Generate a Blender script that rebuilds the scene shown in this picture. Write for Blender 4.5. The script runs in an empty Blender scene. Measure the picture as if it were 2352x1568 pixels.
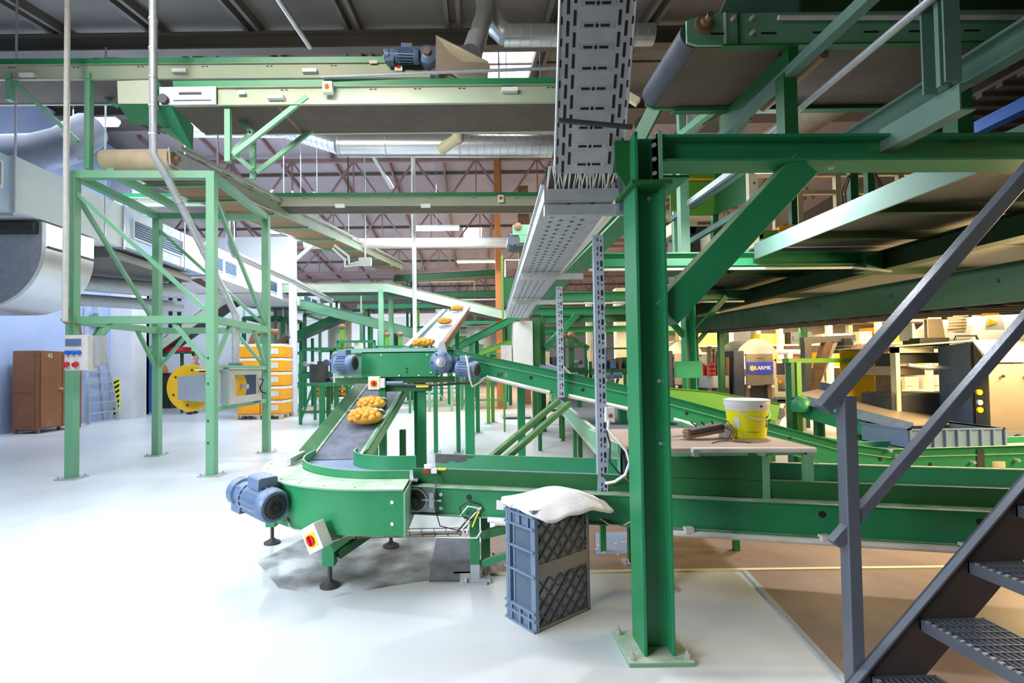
import bpy, math, random
from mathutils import Vector, Matrix
random.seed(7)
# ------------------------------------------------------------------ camera, world, light
scn = bpy.context.scene
col = scn.collection
FOC, PPX, PPY, EYE = 1130.0, 1086.0, 819.0, 1.4
PITCH, ROLL = math.radians(1.45), -0.013
ROT = (Matrix.Rotation(math.pi/2 + PITCH, 3, 'X') @ Matrix.Rotation(ROLL, 3, 'Z'))
cam_data = bpy.data.cameras.new('camera')
cam = bpy.data.objects.new('camera', cam_data); col.objects.link(cam)
cam_data.sensor_width = 36; cam_data.lens = FOC*36/2352
cam_data.shift_x = (1176-PPX)/2352; cam_data.shift_y = (PPY-784)/2352
cam_data.clip_start = 0.05; cam_data.clip_end = 200
cam.matrix_world = Matrix.Translation((0, 0, EYE)) @ ROT.to_4x4()
scn.camera = cam
scn.view_settings.view_transform = 'Standard'; scn.view_settings.look = 'None'
scn.view_settings.gamma = 1; scn.view_settings.use_curve_mapping = False
scn.view_settings.exposure = 0.25
w = bpy.data.worlds.new('world'); scn.world = w; w.use_nodes = True
w.node_tree.nodes['Background'].inputs[0].default_value = (0.75, 0.85, 1, 1)
w.node_tree.nodes['Background'].inputs[1].default_value = 0.6

def area(loc, aim, sx, sy, power, colr):
    d = bpy.data.lights.new('lamp', 'AREA'); d.shape = 'RECTANGLE'; d.size = sx; d.size_y = sy
    d.energy = power; d.color = colr
    o = bpy.data.objects.new('lamp', d); col.objects.link(o)
    o.location = loc; o.rotation_euler = (Vector(aim)-Vector(loc)).to_track_quat('-Z', 'Y').to_euler()
    return o
COOL = (0.74, 0.86, 1.0); WARM = (1.0, 0.80, 0.52); NEUT = (0.95, 0.97, 1.0)
area((-5.5, 2.0, 5.7), (-2.8, 4.6, 0), 5, 5, 215, COOL).data.spread = math.radians(95)          # lamps of the bay left of and above the camera
area((-5.0, -1.5, 2.6), (-0.6, 3.8, 0.3), 2.5, 1.6, 62, NEUT).data.spread = math.radians(70)  # added fill from behind on the left, stands for no fixture
area((-1.3, 4.5, 5.0), (-1.0, 4.4, 0), 2.2, 1.6, 130, NEUT)  # added light out of view, brightens the curve, motor box and sacks
area((-3.5, 1.0, 6.3), (-2.2, 7.0, 5.1), 2.5, 1.0, 100, (1, .95, .86)).data.spread = math.radians(80)  # extra unseen light, put in to brighten the overhead conveyors and hood
area((-8.5, 10.0, 6.8), (-7.5, 11.0, 0), 5, 8, 600, COOL)
area((-5.0, 16.0, 7.6), (-5.5, 17.0, 0), 8, 6, 1000, COOL)
area((0.5, 11.0, 4.6), (0.5, 11.5, 0), 3.0, 7, 260, NEUT)
area((7.5, 9.0, 2.55), (7.5, 9.5, 0), 5, 4, 240, WARM)
area((9.0, 11.2, 2.5), (9.0, 13.2, 1.2), 7, .8, 420, WARM)
area((6.2, 2.2, 2.3), (2.6, 3.6, .7), 1.5, .8, 170, (1, .74, .36))
area((5.8, 4.4, 2.0), (3.2, 5.4, .6), 1.2, .6, 140, (1, .74, .36))
area((4.5, 10.0, 5.6), (4.0, 10.5, 2), 4, 4, 90, WARM)

def at(px, py, Y):
    """point of the place seen at photo pixel (px,py), at depth Y metres"""
    v = ROT @ Vector(((px-PPX)/FOC, -(py-PPY)/FOC, -1)); return Vector((0, 0, EYE)) + v*(Y/v.y)
def gr(px, py, z=0.0):
    """point at height z"""
    v = ROT @ Vector(((px-PPX)/FOC, -(py-PPY)/FOC, -1)); return Vector((0, 0, EYE)) + v*((z-EYE)/v.z)
def atx(px, py, X):
    v = ROT @ Vector(((px-PPX)/FOC, -(py-PPY)/FOC, -1)); return Vector((0, 0, EYE)) + v*(X/v.x)
def V(*a): return Vector(a)

# ------------------------------------------------------------------ materials
def mat(name, c, rough=.5, metal=0, c2=None, scale=3, amt=.5, dust=None, dustamt=.6, bump=0, bscale=30, emit=0, alpha=1, stretch=None, rust=None, rustamt=.5):
    m = bpy.data.materials.new(name); m.use_nodes = True
    nt = m.node_tree; n = nt.nodes; l = nt.links; b = n['Principled BSDF']
    b.inputs['Base Color'].default_value = (*c, 1); b.inputs['Roughness'].default_value = rough
    b.inputs['Metallic'].default_value = metal
    tc = n.new('ShaderNodeNewGeometry'); mp = n.new('ShaderNodeMapping'); l.new(tc.outputs['Position'], mp.inputs[0])
    if stretch: mp.inputs['Scale'].default_value = stretch
    last = None
    def mix(fac, a, bcol):
        x = n.new('ShaderNodeMix'); x.data_type = 'RGBA'
        l.new(fac, x.inputs[0])
        if a is None: x.inputs[6].default_value = (*c, 1)
        else: l.new(a, x.inputs[6])
        x.inputs[7].default_value = (*bcol, 1); return x.outputs[2]
    def noise(sc, lo, hi, det=6):
        t = n.new('ShaderNodeTexNoise'); t.inputs['Scale'].default_value = sc; t.inputs['Detail'].default_value = det
        t.inputs['Roughness'].default_value = .62
        l.new(mp.outputs[0], t.inputs[0]); r = n.new('ShaderNodeMapRange'); l.new(t.outputs[0], r.inputs[0])
        r.inputs[1].default_value = lo; r.inputs[2].default_value = hi; return r.outputs[0]
    if c2:
        f = noise(scale, .35, .7); g = n.new('ShaderNodeMath'); g.operation = 'MULTIPLY'; l.new(f, g.inputs[0]); g.inputs[1].default_value = amt
        last = mix(g.outputs[0], last, c2)
    if rust:
        f = noise(scale*2.3, .56, .68, 10); g = n.new('ShaderNodeMath'); g.operation = 'MULTIPLY'; l.new(f, g.inputs[0]); g.inputs[1].default_value = rustamt
        last = mix(g.outputs[0], last, rust)
    if dust:                                                       # dust that has settled on faces that look up
        s = n.new('ShaderNodeSeparateXYZ'); l.new(tc.outputs['Normal'], s.inputs[0])
        r = n.new('ShaderNodeMapRange'); l.new(s.outputs[2], r.inputs[0]); r.inputs[1].default_value = .55; r.inputs[2].default_value = .95
        f = noise(9, .2, .75); g = n.new('ShaderNodeMath'); g.operation = 'MULTIPLY'; l.new(r.outputs[0], g.inputs[0]); l.new(f, g.inputs[1])
        h = n.new('ShaderNodeMath'); h.operation = 'MULTIPLY'; l.new(g.outputs[0], h.inputs[0]); h.inputs[1].default_value = dustamt*1.5; h.use_clamp = True
        last = mix(h.outputs[0], last, dust)
    if last is not None: l.new(last, b.inputs['Base Color'])
    if bump:
        t = n.new('ShaderNodeTexNoise'); t.inputs['Scale'].default_value = bscale; l.new(mp.outputs[0], t.inputs[0])
        bp = n.new('ShaderNodeBump'); bp.inputs['Strength'].default_value = bump; bp.inputs['Distance'].default_value = .01
        l.new(t.outputs[0], bp.inputs['Height']); l.new(bp.outputs[0], b.inputs['Normal'])
    if emit:
        b.inputs['Emission Color'].default_value = (*c, 1); b.inputs['Emission Strength'].default_value = emit
    if alpha < 1: b.inputs['Alpha'].default_value = alpha
    return m
DUST = (.62, .60, .50)
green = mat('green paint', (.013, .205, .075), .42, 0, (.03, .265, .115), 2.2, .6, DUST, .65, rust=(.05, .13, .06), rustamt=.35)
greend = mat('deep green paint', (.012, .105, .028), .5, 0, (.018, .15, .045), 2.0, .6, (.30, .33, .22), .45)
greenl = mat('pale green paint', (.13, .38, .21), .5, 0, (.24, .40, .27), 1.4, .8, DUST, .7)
greenf = mat('faded dusty green paint', (.44, .44, .33), .6, 0, (.24, .38, .26), 0.8, .8, DUST, .7)
greeny = mat('yellow green paint', (.12, .32, .03), .5, 0, (.10, .26, .05), 1.6, .6, (.5, .55, .28), .5)
greenshade = mat('shade darkened green paint', (.012, .05, .012), .6, 0, (.03, .06, .015), 2.0, .7)  # green paint darkened to carry the shade around the platform
teal = mat('grey green paint', (.10, .20, .16), .75, 0, (.14, .25, .20), 2, .7, DUST, .5)
beltm = mat('dark rubber belt', (.055, .06, .085), .5, 0, (.10, .11, .15), 4, .5, (.20, .21, .27), .6)
beltw = mat('worn blue grey belt', (.22, .27, .42), .35, 0, (.33, .38, .52), 3, .7)
beltb = mat('brown dusty belt underside', (.085, .062, .048), .7, 0, (.14, .10, .07), 3, .7)
belty = mat('tan ribbed belt underside', (.30, .19, .08), .7, 0, (.20, .12, .05), 5, .7)
galv = mat('galvanised steel', (.52, .54, .57), .42, .45, (.36, .38, .42), 12, .6)
galvb = mat('bluish zinc strut', (.42, .48, .60), .45, .25, (.34, .38, .46), 14, .6)
alu = mat('brushed aluminium', (.66, .68, .70), .35, .7, (.5, .52, .56), 7, .5)
duct = mat('bright sheet metal duct', (.74, .76, .79), .30, .75, (.6, .62, .66), 3, .6)
steel = mat('stainless sheet', (.38, .30, .235), .4, .35, (.30, .24, .19), 2, .6)
steelp = mat('pale stainless sheet', (.78, .74, .66), .4, .3, (.68, .64, .56), 2, .5)
blued = mat('blue grey motor paint', (.09, .15, .27), .45, .1, (.16, .22, .34), 12, .6, (.38, .42, .48), .5)
black = mat('black plastic', (.012, .012, .014), .5)
dark = mat('dark soot grey metal', (.045, .045, .05), .55, .3, (.08, .075, .07), 6, .6)
white = mat('white paint', (.80, .80, .78), .5, 0, (.70, .70, .68), 3, .5)
whitep = mat('off white plastic pipe', (.72, .70, .66), .45, 0, (.52, .45, .38), 9, .5)
cream = mat('cream painted steel', (.72, .64, .42), .5, 0, (.62, .55, .40), 3, .5)
concrete = mat('pale concrete', (.62, .62, .64), .8, 0, (.50, .50, .54), 2, .6, bump=.15)
railm = mat('grey painted tube steel', (.17, .19, .235), .38, .35, (.22, .24, .29), 6, .5, bump=.06, bscale=60)
stringm = mat('brown grey steel plate', (.10, .085, .085), .5, .3, (.14, .11, .10), 4, .6)
bluep = mat('bright blue paint', (.01, .12, .55), .45, 0, (.02, .16, .60), 2, .4)
brownp = mat('rust brown locker paint', (.22, .085, .035), .5, 0, (.30, .12, .05), 1.5, .7, rust=(.33, .16, .08), rustamt=.5)
yellow = mat('yellow machine paint', (.83, .48, .012), .45, 0, (.76, .40, .01), 3, .4)
orange = mat('orange plastic wrap', (.95, .40, .01), .4, 0, (.90, .32, .01), 3, .5)
red = mat('red plastic', (.55, .015, .02), .4)
yelp = mat('yellow plastic', (.85, .66, .01), .4)
lime = mat('lemon yellow label', (.86, .84, .0), .45)
potato = mat('potato skin in orange net', (.62, .27, .02), .5, 0, (.85, .46, .07), 8, .7, bump=.3, bscale=90)
film = mat('white printed film', (.82, .78, .80), .4, 0, (.60, .50, .55), 14, .5)
netm = mat('orange net', (.80, .33, .03), .6)
wood = mat('pallet wood', (.60, .48, .33), .8, 0, (.45, .34, .22), 6, .7, bump=.2)
board = mat('dusty brown board', (.36, .24, .18), .7, 0, (.46, .34, .26), 3, .7)
skin = mat('skin', (.62, .33, .25), .5); hairm = mat('dark hair', (.03, .02, .018), .7)
shirtm = mat('pale blue shirt', (.30, .42, .66), .8); trousm = mat('dark trousers', (.04, .05, .08), .8)
cratem = mat('blue grey crate plastic', (.13, .19, .28), .45, 0, (.18, .24, .33), 5, .5)
lattd = mat('dark crate rib plastic', (.035, .045, .065), .5)
lattm = mat('grey crate lattice plastic', (.17, .165, .165), .55, 0, (.24, .22, .20), 5, .6)
clothm = mat('white knitted cloth', (.80, .77, .78), .9, 0, (.72, .68, .70), 6, .5, bump=.35, bscale=120)
rustm = mat('orange primer steel', (.50, .17, .03), .6, 0, (.36, .12, .03), 3, .6)
pinkst = mat('pinkish brown truss paint', (.25, .15, .15), .6, 0, (.38, .24, .22), 1.5, .7)
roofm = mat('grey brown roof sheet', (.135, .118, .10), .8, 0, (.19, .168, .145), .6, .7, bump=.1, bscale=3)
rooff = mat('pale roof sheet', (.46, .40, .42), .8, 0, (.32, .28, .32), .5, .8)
beamd = mat('brown grey roof steel', (.10, .085, .07), .6, 0, (.16, .13, .10), 1.2, .7)
wallb = mat('blue grey plaster', (.33, .40, .60), .85, 0, (.25, .31, .48), .7, .8, bump=.1)
wallw = mat('white plaster', (.84, .85, .88), .85, 0, (.74, .76, .80), .6, .5)
walld = mat('warm beige cladding', (.60, .48, .34), .8, 0, (.44, .33, .22), 1.2, .7)
floorm = mat('pale epoxy floor', (.66, .68, .70), .30, 0, (.58, .585, .585), .55, .9, rust=(.50, .50, .50), rustamt=.45)
floorb = mat('red brown worn floor', (.23, .15, .115), .38, 0, (.33, .23, .185), 1.5, .9, rust=(.20, .11, .08), rustamt=.5)
floorf = mat('sandy far floor', (.56, .44, .36), .45, 0, (.66, .56, .48), .5, .8)
lampm = mat('lit tube', (.80, .90, 1.0), .5, emit=28)
lampw = mat('lit warm tube', (1.0, .90, .70), .5, emit=16)
skym = mat('daylit skylight', (.86, .90, 1.0), .5, emit=3.5)
glassd = mat('dark acrylic', (.25, .20, .14), .15, 0, alpha=.75)
clearm = mat('cloudy yellowed acrylic', (.55, .48, .33), .2, 0, (.7, .62, .45), 6, .6, alpha=.8)
signb = mat('violet blue sign', (.06, .07, .62), .45)
louvm = mat('slate blue louvre', (.10, .16, .27), .5)
refltint = mat('panel with reflection tints', (.45, .62, .85), .5, 0, (.86, .82, .78), 1.3, .9)  # bluish and peach reflections put into the panel colour
shade = mat('grey sheet panel', (.14, .135, .12), .55, .2, (.20, .18, .15), 1.0, .7)
copper = mat('dusty copper brown', (.30, .17, .09), .6, .3, (.16, .09, .05), 9, .7)
cableg = mat('white cable', (.62, .60, .52), .5)

# ------------------------------------------------------------------ mesh builder
class B:
    def __init__(s): s.v = []; s.f = []
    def add(s, vs, fs):
        k = len(s.v); s.v += [Vector(a) for a in vs]; s.f += [tuple(i+k for i in f) for f in fs]; return s
    def box(s, x0, y0, z0, x1, y1, z1):
        return s.add([(x0,y0,z0),(x1,y0,z0),(x1,y1,z0),(x0,y1,z0),(x0,y0,z1),(x1,y0,z1),(x1,y1,z1),(x0,y1,z1)],
                     [(3,2,1,0),(4,5,6,7),(0,1,5,4),(1,2,6,5),(2,3,7,6),(3,0,4,7)])
    def cbox(s, c, sx, sy, sz): return s.box(c[0]-sx/2, c[1]-sy/2, c[2]-sz/2, c[0]+sx/2, c[1]+sy/2, c[2]+sz/2)
    def rbox(s, c, sx, sy, sz, rz=0, rx=0, ry=0):
        k = len(s.v); s.cbox((0,0,0), sx, sy, sz)
        m = Matrix.Translation(c) @ Matrix.Rotation(rz, 4, 'Z') @ Matrix.Rotation(ry, 4, 'Y') @ Matrix.Rotation(rx, 4, 'X')
        for i in range(k, len(s.v)): s.v[i] = m @ s.v[i]
        return s
    def prof(s, pts, poly, side=None, up=(0,0,1), caps=True):
        """sweep polygon (u sideways, v up) along a polyline with mitred joints"""
        pts = [Vector(p) for p in pts]; n = len(poly); k = len(s.v); N = len(pts)
        if side is None:
            d = (pts[-1]-pts[0]).normalized(); u0 = Vector(up)
            if abs(d.dot(u0)) > .99: u0 = Vector((0, 1, 0))
            side = d.cross(u0).normalized()
        side = Vector(side)
        flip = -1 if side.cross((pts[-1]-pts[0]).normalized()).z < -1e-4 else 1      # v always points up
        for i, p in enumerate(pts):
            ns = []
            if i: ns.append(side.cross((p-pts[i-1]).normalized()))
            if i < N-1: ns.append(side.cross((pts[i+1]-p).normalized()))
            a = sum(ns, Vector())/len(ns); a = flip*a/(a.length**2)
            for (x, y) in poly: s.v.append(p + side*x + a*y)
        for i in range(N-1):
            for j in range(n):
                a = k+i*n+j; b = k+i*n+(j+1) % n
                s.f.append((a, b, b+n, a+n))
        if caps: s.f.append(tuple(range(k+n-1, k-1, -1))); s.f.append(tuple(range(k+(N-1)*n, k+N*n)))
        return s
    def bar(s, p, q, wd, ht, up=(0,0,1)):
        return s.prof([p, q], [(-wd/2,-ht/2),(wd/2,-ht/2),(wd/2,ht/2),(-wd/2,ht/2)], up=up)
    def ibeam(s, p, q, wd, ht, t=.008, up=(0,0,1)):
        a, b = wd/2, ht/2; c = t/2
        return s.prof([p, q], [(-a,-b),(a,-b),(a,-b+t*1.5),(c,-b+t*1.5),(c,b-t*1.5),(a,b-t*1.5),(a,b),(-a,b),(-a,b-t*1.5),(-c,b-t*1.5),(-c,-b+t*1.5),(-a,-b+t*1.5)], up=up)
    def chan(s, p, q, wd, ht, t=.008, up=(0,0,1), flip=1):
        a, b = wd, ht/2; f = flip
        return s.prof([p, q], [(0,-b),(a*f,-b),(a*f,-b+t),(t*f,-b+t),(t*f,b-t),(a*f,b-t),(a*f,b),(0,b)], up=up)
    def angle(s, p, q, wd, ht, t=.006, up=(0,0,1)):
        return s.prof([p, q], [(0,0),(wd,0),(wd,t),(t,t),(t,ht),(0,ht)], up=up)
    def tube(s, pts, r, n=10, r2=None, caps=True):
        pts = [Vector(p) for p in pts]; k = len(s.v); N = len(pts)
        d = (pts[1]-pts[0]).normalized(); x = d.orthogonal().normalized()
        for i, p in enumerate(pts):
            if i == 0: t = d
            elif i == N-1: t = (p-pts[i-1]).normalized()
            else: t = ((p-pts[i-1]).normalized()+(pts[i+1]-p).normalized()).normalized()
            x = (x - t*x.dot(t)).normalized(); y = t.cross(x)
            rr = r if r2 is None else r+(r2-r)*i/(N-1)
            for j in range(n):
                a = 2*math.pi*j/n; s.v.append(p+x*math.cos(a)*rr+y*math.sin(a)*rr)
        for i in range(N-1):
            for j in range(n):
                a = k+i*n+j; b = k+i*n+(j+1) % n; s.f.append((a, b, b+n, a+n))
        if caps: s.f.append(tuple(range(k+n-1, k-1, -1))); s.f.append(tuple(range(k+(N-1)*n, k+N*n)))
        return s
    def cyl(s, p, q, r, n=16, r2=None): return s.tube([p, q], r, n, r2)
    def lathe(s, c, ax, prof, n=24):
        """prof = [(radius, distance along ax)]"""
        ax = Vector(ax).normalized(); x = ax.orthogonal().normalized(); y = ax.cross(x); c = Vector(c); k = len(s.v); N = len(prof)
        for r, h in prof:
            for j in range(n):
                a = 2*math.pi*j/n; s.v.append(c+ax*h+(x*math.cos(a)+y*math.sin(a))*max(r, 1e-4))
        for i in range(N-1):
            for j in range(n):
                a = k+i*n+j; b = k+i*n+(j+1) % n; s.f.append((a, b, b+n, a+n))
        s.f.append(tuple(range(k+n-1, k-1, -1))); s.f.append(tuple(range(k+(N-1)*n, k+N*n)))
        return s
    def prism(s, poly, ext):
        poly = [Vector(p) for p in poly]; e = Vector(ext); n = len(poly)
        return s.add(poly+[p+e for p in poly], [tuple(range(n-1,-1,-1)), tuple(range(n,2*n))]+[(j,(j+1)%n,(j+1)%n+n,j+n) for j in range(n)])
    def sph(s, c, rx, ry, rz, n=10, m=6, jit=0):
        k = len(s.v); c = Vector(c)
        for i in range(m+1):
            t = math.pi*i/m
            for j in range(n):
                a = 2*math.pi*j/n; f = 1+jit*(random.random()-.5)
                s.v.append(c+Vector((rx*math.sin(t)*math.cos(a)*f, ry*math.sin(t)*math.sin(a)*f, rz*math.cos(t)*f)))
        for i in range(m):
            for j in range(n):
                a = k+i*n+j; b = k+i*n+(j+1) % n; s.f.append((a, a+n, b+n, b))
        return s
    def bolt(s, p, ax, r=.012, h=.01): ax = Vector(ax).normalized(); p = Vector(p); return s.cyl(p, p+ax*h, r, 6)
    def rot(s, c, rz, k=0):
        m = Matrix.Translation(c) @ Matrix.Rotation(rz, 4, 'Z') @ Matrix.Translation(-Vector(c))
        for i in range(k, len(s.v)): s.v[i] = m @ s.v[i]
        return s

WL = {}
def obj(name, b, m, parent=None, smooth=False, loc=None, label=None, kind=None, bevel=0):
    base = WL[parent.name] if parent is not None else (Vector(loc) if loc is not None else
        Vector(((min(v.x for v in b.v)+max(v.x for v in b.v))/2, (min(v.y for v in b.v)+max(v.y for v in b.v))/2, min(v.z for v in b.v))))
    me = bpy.data.meshes.new(name); me.from_pydata([v-base for v in b.v], [], b.f); me.update()
    me.materials.append(m)
    o = bpy.data.objects.new(name, me); col.objects.link(o)
    if parent is not None: o.parent = parent
    else: o.location = base
    WL[o.name] = base
    import bmesh
    bm = bmesh.new(); bm.from_mesh(me); bmesh.ops.recalc_face_normals(bm, faces=bm.faces); bm.to_mesh(me); bm.free()
    if smooth:
        for p in me.polygons: p.use_smooth = len(p.vertices) == 4
        me.set_sharp_from_angle(angle=math.radians(40))
    if bevel:
        md = o.modifiers.new('bevel', 'BEVEL'); md.width = bevel; md.segments = 2; md.limit_method = 'ANGLE'
    if label: o['label'] = label
    if kind: o['kind'] = kind
    return o
def thing(name, label, cat, loc, group=None):
    o = bpy.data.objects.new(name, None); col.objects.link(o); o.location = loc; o['label'] = label; o['category'] = cat
    o.empty_display_size = .1
    if group: o['group'] = group
    WL[o.name] = Vector(loc); return o
def tag(o, label, cat, group=None):
    o['label'] = label; o['category'] = cat
    if group: o['group'] = group
    return o
def dup(root, loc, rotz=0, label=None, group=None):
    r = root.copy(); col.objects.link(r); r.location = loc; r.rotation_euler = (0, 0, rotz)
    if label: r['label'] = label
    if group: r['group'] = group
    for ch in list(root.children):
        c = ch.copy(); col.objects.link(c); c.parent = r
        for g in ch.children: d = g.copy(); col.objects.link(d); d.parent = c
    WL[r.name] = Vector(loc); return r
def struct(name, b, m, parent=None, smooth=False):
    o = obj(name, b, m, parent, smooth, loc=(0, 0, 0) if parent is None else None)
    if parent is None: o['kind'] = 'structure'
    return o
def text(body, loc, rot, size, m, parent, name='lettering', ext=.001, bold=0.0):
    cu = bpy.data.curves.new(name, 'FONT'); cu.body = body; cu.size = size; cu.extrude = ext; cu.align_x = 'CENTER'; cu.align_y = 'CENTER'; cu.offset = bold
    o = bpy.data.objects.new(name, cu); col.objects.link(o)
    bpy.context.view_layer.update()
    me = bpy.data.meshes.new_from_object(o); bpy.data.objects.remove(o)
    o = bpy.data.objects.new(name, me); col.objects.link(o); me.materials.append(m)
    o.parent = parent; o.location = Vector(loc)-WL[parent.name]; o.rotation_euler = rot; WL[o.name] = WL[parent.name]
    return o

# ------------------------------------------------------------------ the hall
f0 = struct('floor', B().box(-20, -6, -.2, 22, 56, 0), floorm)
e0, e1 = gr(1715, 1310), gr(1955, 1568)
dx = (e1.x-e0.x)/(e1.y-e0.y)
xe = lambda y: e0.x+(y-e0.y)*dx
struct('floor.001', B().prism([(xe(.4), .4, 0), (9, .4, 0), (9, 3.42, 0), (xe(3.42), 3.42, 0)], (0, 0, .004)), floorb)
struct('floor.002', B().prism([(-.15, 3.42, 0), (9, 3.42, 0), (9, 4.5, 0), (.2, 4.5, 0)], (0, 0, .003)), floorb)
struct('trim_1', B().bar((xe(.4)-.02, .4, .004), (xe(3.42)-.02, 3.42, .004), .035, .008), galv)
struct('trim_2', B().bar((-.15, 3.40, .006), (9, 3.40, .006), .03, .012), cream)
dirt_shade = mat('floor dirt and shade', (.10, .075, .07), .45)  # dirt, with the shadow under the curve conveyor put into its colour
_nt = dirt_shade.node_tree; _t = _nt.nodes.new('ShaderNodeTexNoise'); _t.inputs['Scale'].default_value = 2.6; _t.inputs['Detail'].default_value = 5
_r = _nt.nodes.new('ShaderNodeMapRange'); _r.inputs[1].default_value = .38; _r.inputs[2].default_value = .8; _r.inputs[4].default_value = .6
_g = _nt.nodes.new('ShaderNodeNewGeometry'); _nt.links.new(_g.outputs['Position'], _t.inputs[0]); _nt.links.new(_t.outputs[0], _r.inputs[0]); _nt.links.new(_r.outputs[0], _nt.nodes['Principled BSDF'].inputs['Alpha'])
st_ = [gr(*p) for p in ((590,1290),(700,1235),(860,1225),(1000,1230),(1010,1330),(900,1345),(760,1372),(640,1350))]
obj('dirt_shade_patch', B().prism([V(p.x, p.y, .0008) for p in st_], (0, 0, .0008)), dirt_shade, f0)
struct('floor.003', B().box(-2, 14, 0, 16, 50, .003), floorf)
wl = B().box(-11.5, -6, 0, -11.2, 17.0, 8.5)
struct('wall_left', wl, wallb)
struct('wall_left.001', B().box(-14.2, 17.0, 0, -14.0, 21, 8.5).box(-14.2, 16.8, 0, -11.2, 17.0, 8.5), wallb)
struct('wall_back', B().box(-16, 21, 0, -7.6, 21.3, 7.2), wallw)
struct('wall_back.001', B().box(-20, 52, 0, 22, 52.3, 11), wallw)
struct('wall_back.002', B().box(-14, 33, 0, -1.2, 33.2, 5.2), wallw)
struct('wall_right', B().box(16, -6, 0, 16.3, 56, 10), shade)
struct('wall_right.001', B().box(5.0, 16.5, 0, 16, 16.7, 3.6), walld)
struct('wall_far', B().box(-16.3, -6, 0, -16, 56, 10), wallw)
struct('wall_front', B().box(-20, -6.3, 0, 20, -6, 8), shade)
pil = B().box(-11.2, 15.2, 0, -10.55, 15.9, 8)
struct('column', pil, concrete)
struct('column.001', B().box(-11.2, 8.0, 0, -10.95, 8.7, 8), concrete)

RZ = lambda y: 6.5+.18*y if y < 16 else 9.38-.09*(y-16)
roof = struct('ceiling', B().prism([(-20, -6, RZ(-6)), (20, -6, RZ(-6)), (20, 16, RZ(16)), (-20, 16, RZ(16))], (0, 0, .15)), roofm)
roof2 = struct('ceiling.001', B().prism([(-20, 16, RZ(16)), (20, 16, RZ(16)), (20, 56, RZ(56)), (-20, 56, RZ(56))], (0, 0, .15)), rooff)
def rchild(name, b, m): return obj(name, b, m, roof)
for x in (-12, -10, -8, -6.1, -4.2, -2.25, -.3, 1.6, 3.5, 5.5, 7.5):
    b = B()
    for s in (-.11, .11):
        b.bar((x+s, -5, RZ(-5)-.09), (x+s, 15.8, RZ(15.8)-.09), .08, .18)
    rchild('purlin', b, beamd)
for y, h in ((3.5, .3), (9.5, .34), (13.2, .3)):
    rchild('roof_beam', B().ibeam((-19, y, RZ(y)-.36), (19, y, RZ(y)-.36), .22, h, .02), beamd)
for y in (5.5, 7.5, 11.3, 14.5):
    rchild('roof_seam', B().bar((-19, y, RZ(y)-.02), (19, y, RZ(y)-.02), .05, .05), beamd)
# lattice trusses over the far bay
def truss(y, zb, m, x0=-15, x1=15, step=2.0):
    t = obj('truss', B().bar((x0, y, zb), (x1, y, zb), .12, .14).bar((x0, y, RZ(y)-.3), (x1, y, RZ(y)-.3), .12, .14), m, roof2)
    x = x0; k = 0
    while x < x1-.1:
        a, b = (zb, RZ(y)-.3) if k % 2 else (RZ(y)-.3, zb)
        obj('web_bar', B().bar((x, y, a), (x+step/2, y, b), .06, .07), m, t)
        x += step/2; k += 1
        if k % 2 == 0: obj('web_bar', B().bar((x, y, zb), (x, y, RZ(y)-.3), .045, .045), m, t)
for i, y in enumerate((17.5, 22, 27, 33, 40)):
    truss(y, (7.35, 7.1, 6.8, 6.45, 6.0)[i], pinkst, -15 if y > 20 else -13, 12, 2.2)
for x in (-11, -9, -7, -5, -3, -1, 1, 3, 5, 7, 9):
    obj('purlin', B().bar((x, 16.2, RZ(16.2)-.1), (x, 51, RZ(51)-.1), .07, .16), pinkst, roof2)
for y in (19, 24.5, 30, 36, 44):
    obj('roof_seam', B().bar((-15, y, RZ(y)-.06), (15, y, RZ(y)-.06), .09, .1), beamd, roof2)
# skylights
for n, (a, Y0, Y1, x0, x1) in enumerate(((0, 10.4, 12.3, .30, 1.50), (1, 24.7, 26.6, -.4, .55))):
    c = B().prism([(x0, Y0, RZ(Y0)-.012), (x1, Y0, RZ(Y0)-.012), (x1, Y1, RZ(Y1)-.012), (x0, Y1, RZ(Y1)-.012)], (0, 0, .01))
    struct('window_%d' % (n+1), c, skym)
# masts and pipes of the hall far behind
p0 = at(1141, 372, 17.2)
tag(obj('steel_mast', B().box(p0.x-.1, p0.y, 0, p0.x+.1, p0.y+.2, 8.95), rustm), 'orange primed steel mast rising to the far roof left of the cable tray', 'mast')
p0 = at(1200, 372, 19.2)
tag(obj('steel_mast', B().box(p0.x-.2, p0.y, 0, p0.x+.2, p0.y+.25, 8.6), copper), 'dark brown steel mast beside the cable tray far back', 'mast')
a, b_ = at(700, 560, 16.2), at(1172, 557, 16.2)
tag(obj('overhead_pipe', B().tube([a, b_], .17, 14), steelp, smooth=True), 'thick cream pipe running level under the far roof lamps', 'pipe')
t = thing('grey_column', 'round grey steel column standing on the floor right of the green tower', 'column', gr(674, 955))
c = WL[t.name]
obj('shaft', B().cyl(c+V(0,0,.02), c+V(0,0,5.9), .125, 20), concrete, t, True)
obj('base_plate', B().cbox(c+V(0,0,.01), .34, .34, .02), galv, t)
obj('brace', B().bar(c+V(.05,0,4.9), c+V(1.2,0,5.9), .1, .1), concrete, t)
c = at(952, 660, 12)
tag(obj('drop_pipe', B().tube([V(c.x,12,RZ(12)-.02), V(c.x,12,2.05), V(c.x-.55,12,1.5), V(c.x-.55,12,0)], .055, 10), white, smooth=True), 'thin white pipe dropping from the roof between the two hump conveyor slopes', 'pipe')
c = at(325, 0, 0.1)

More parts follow.
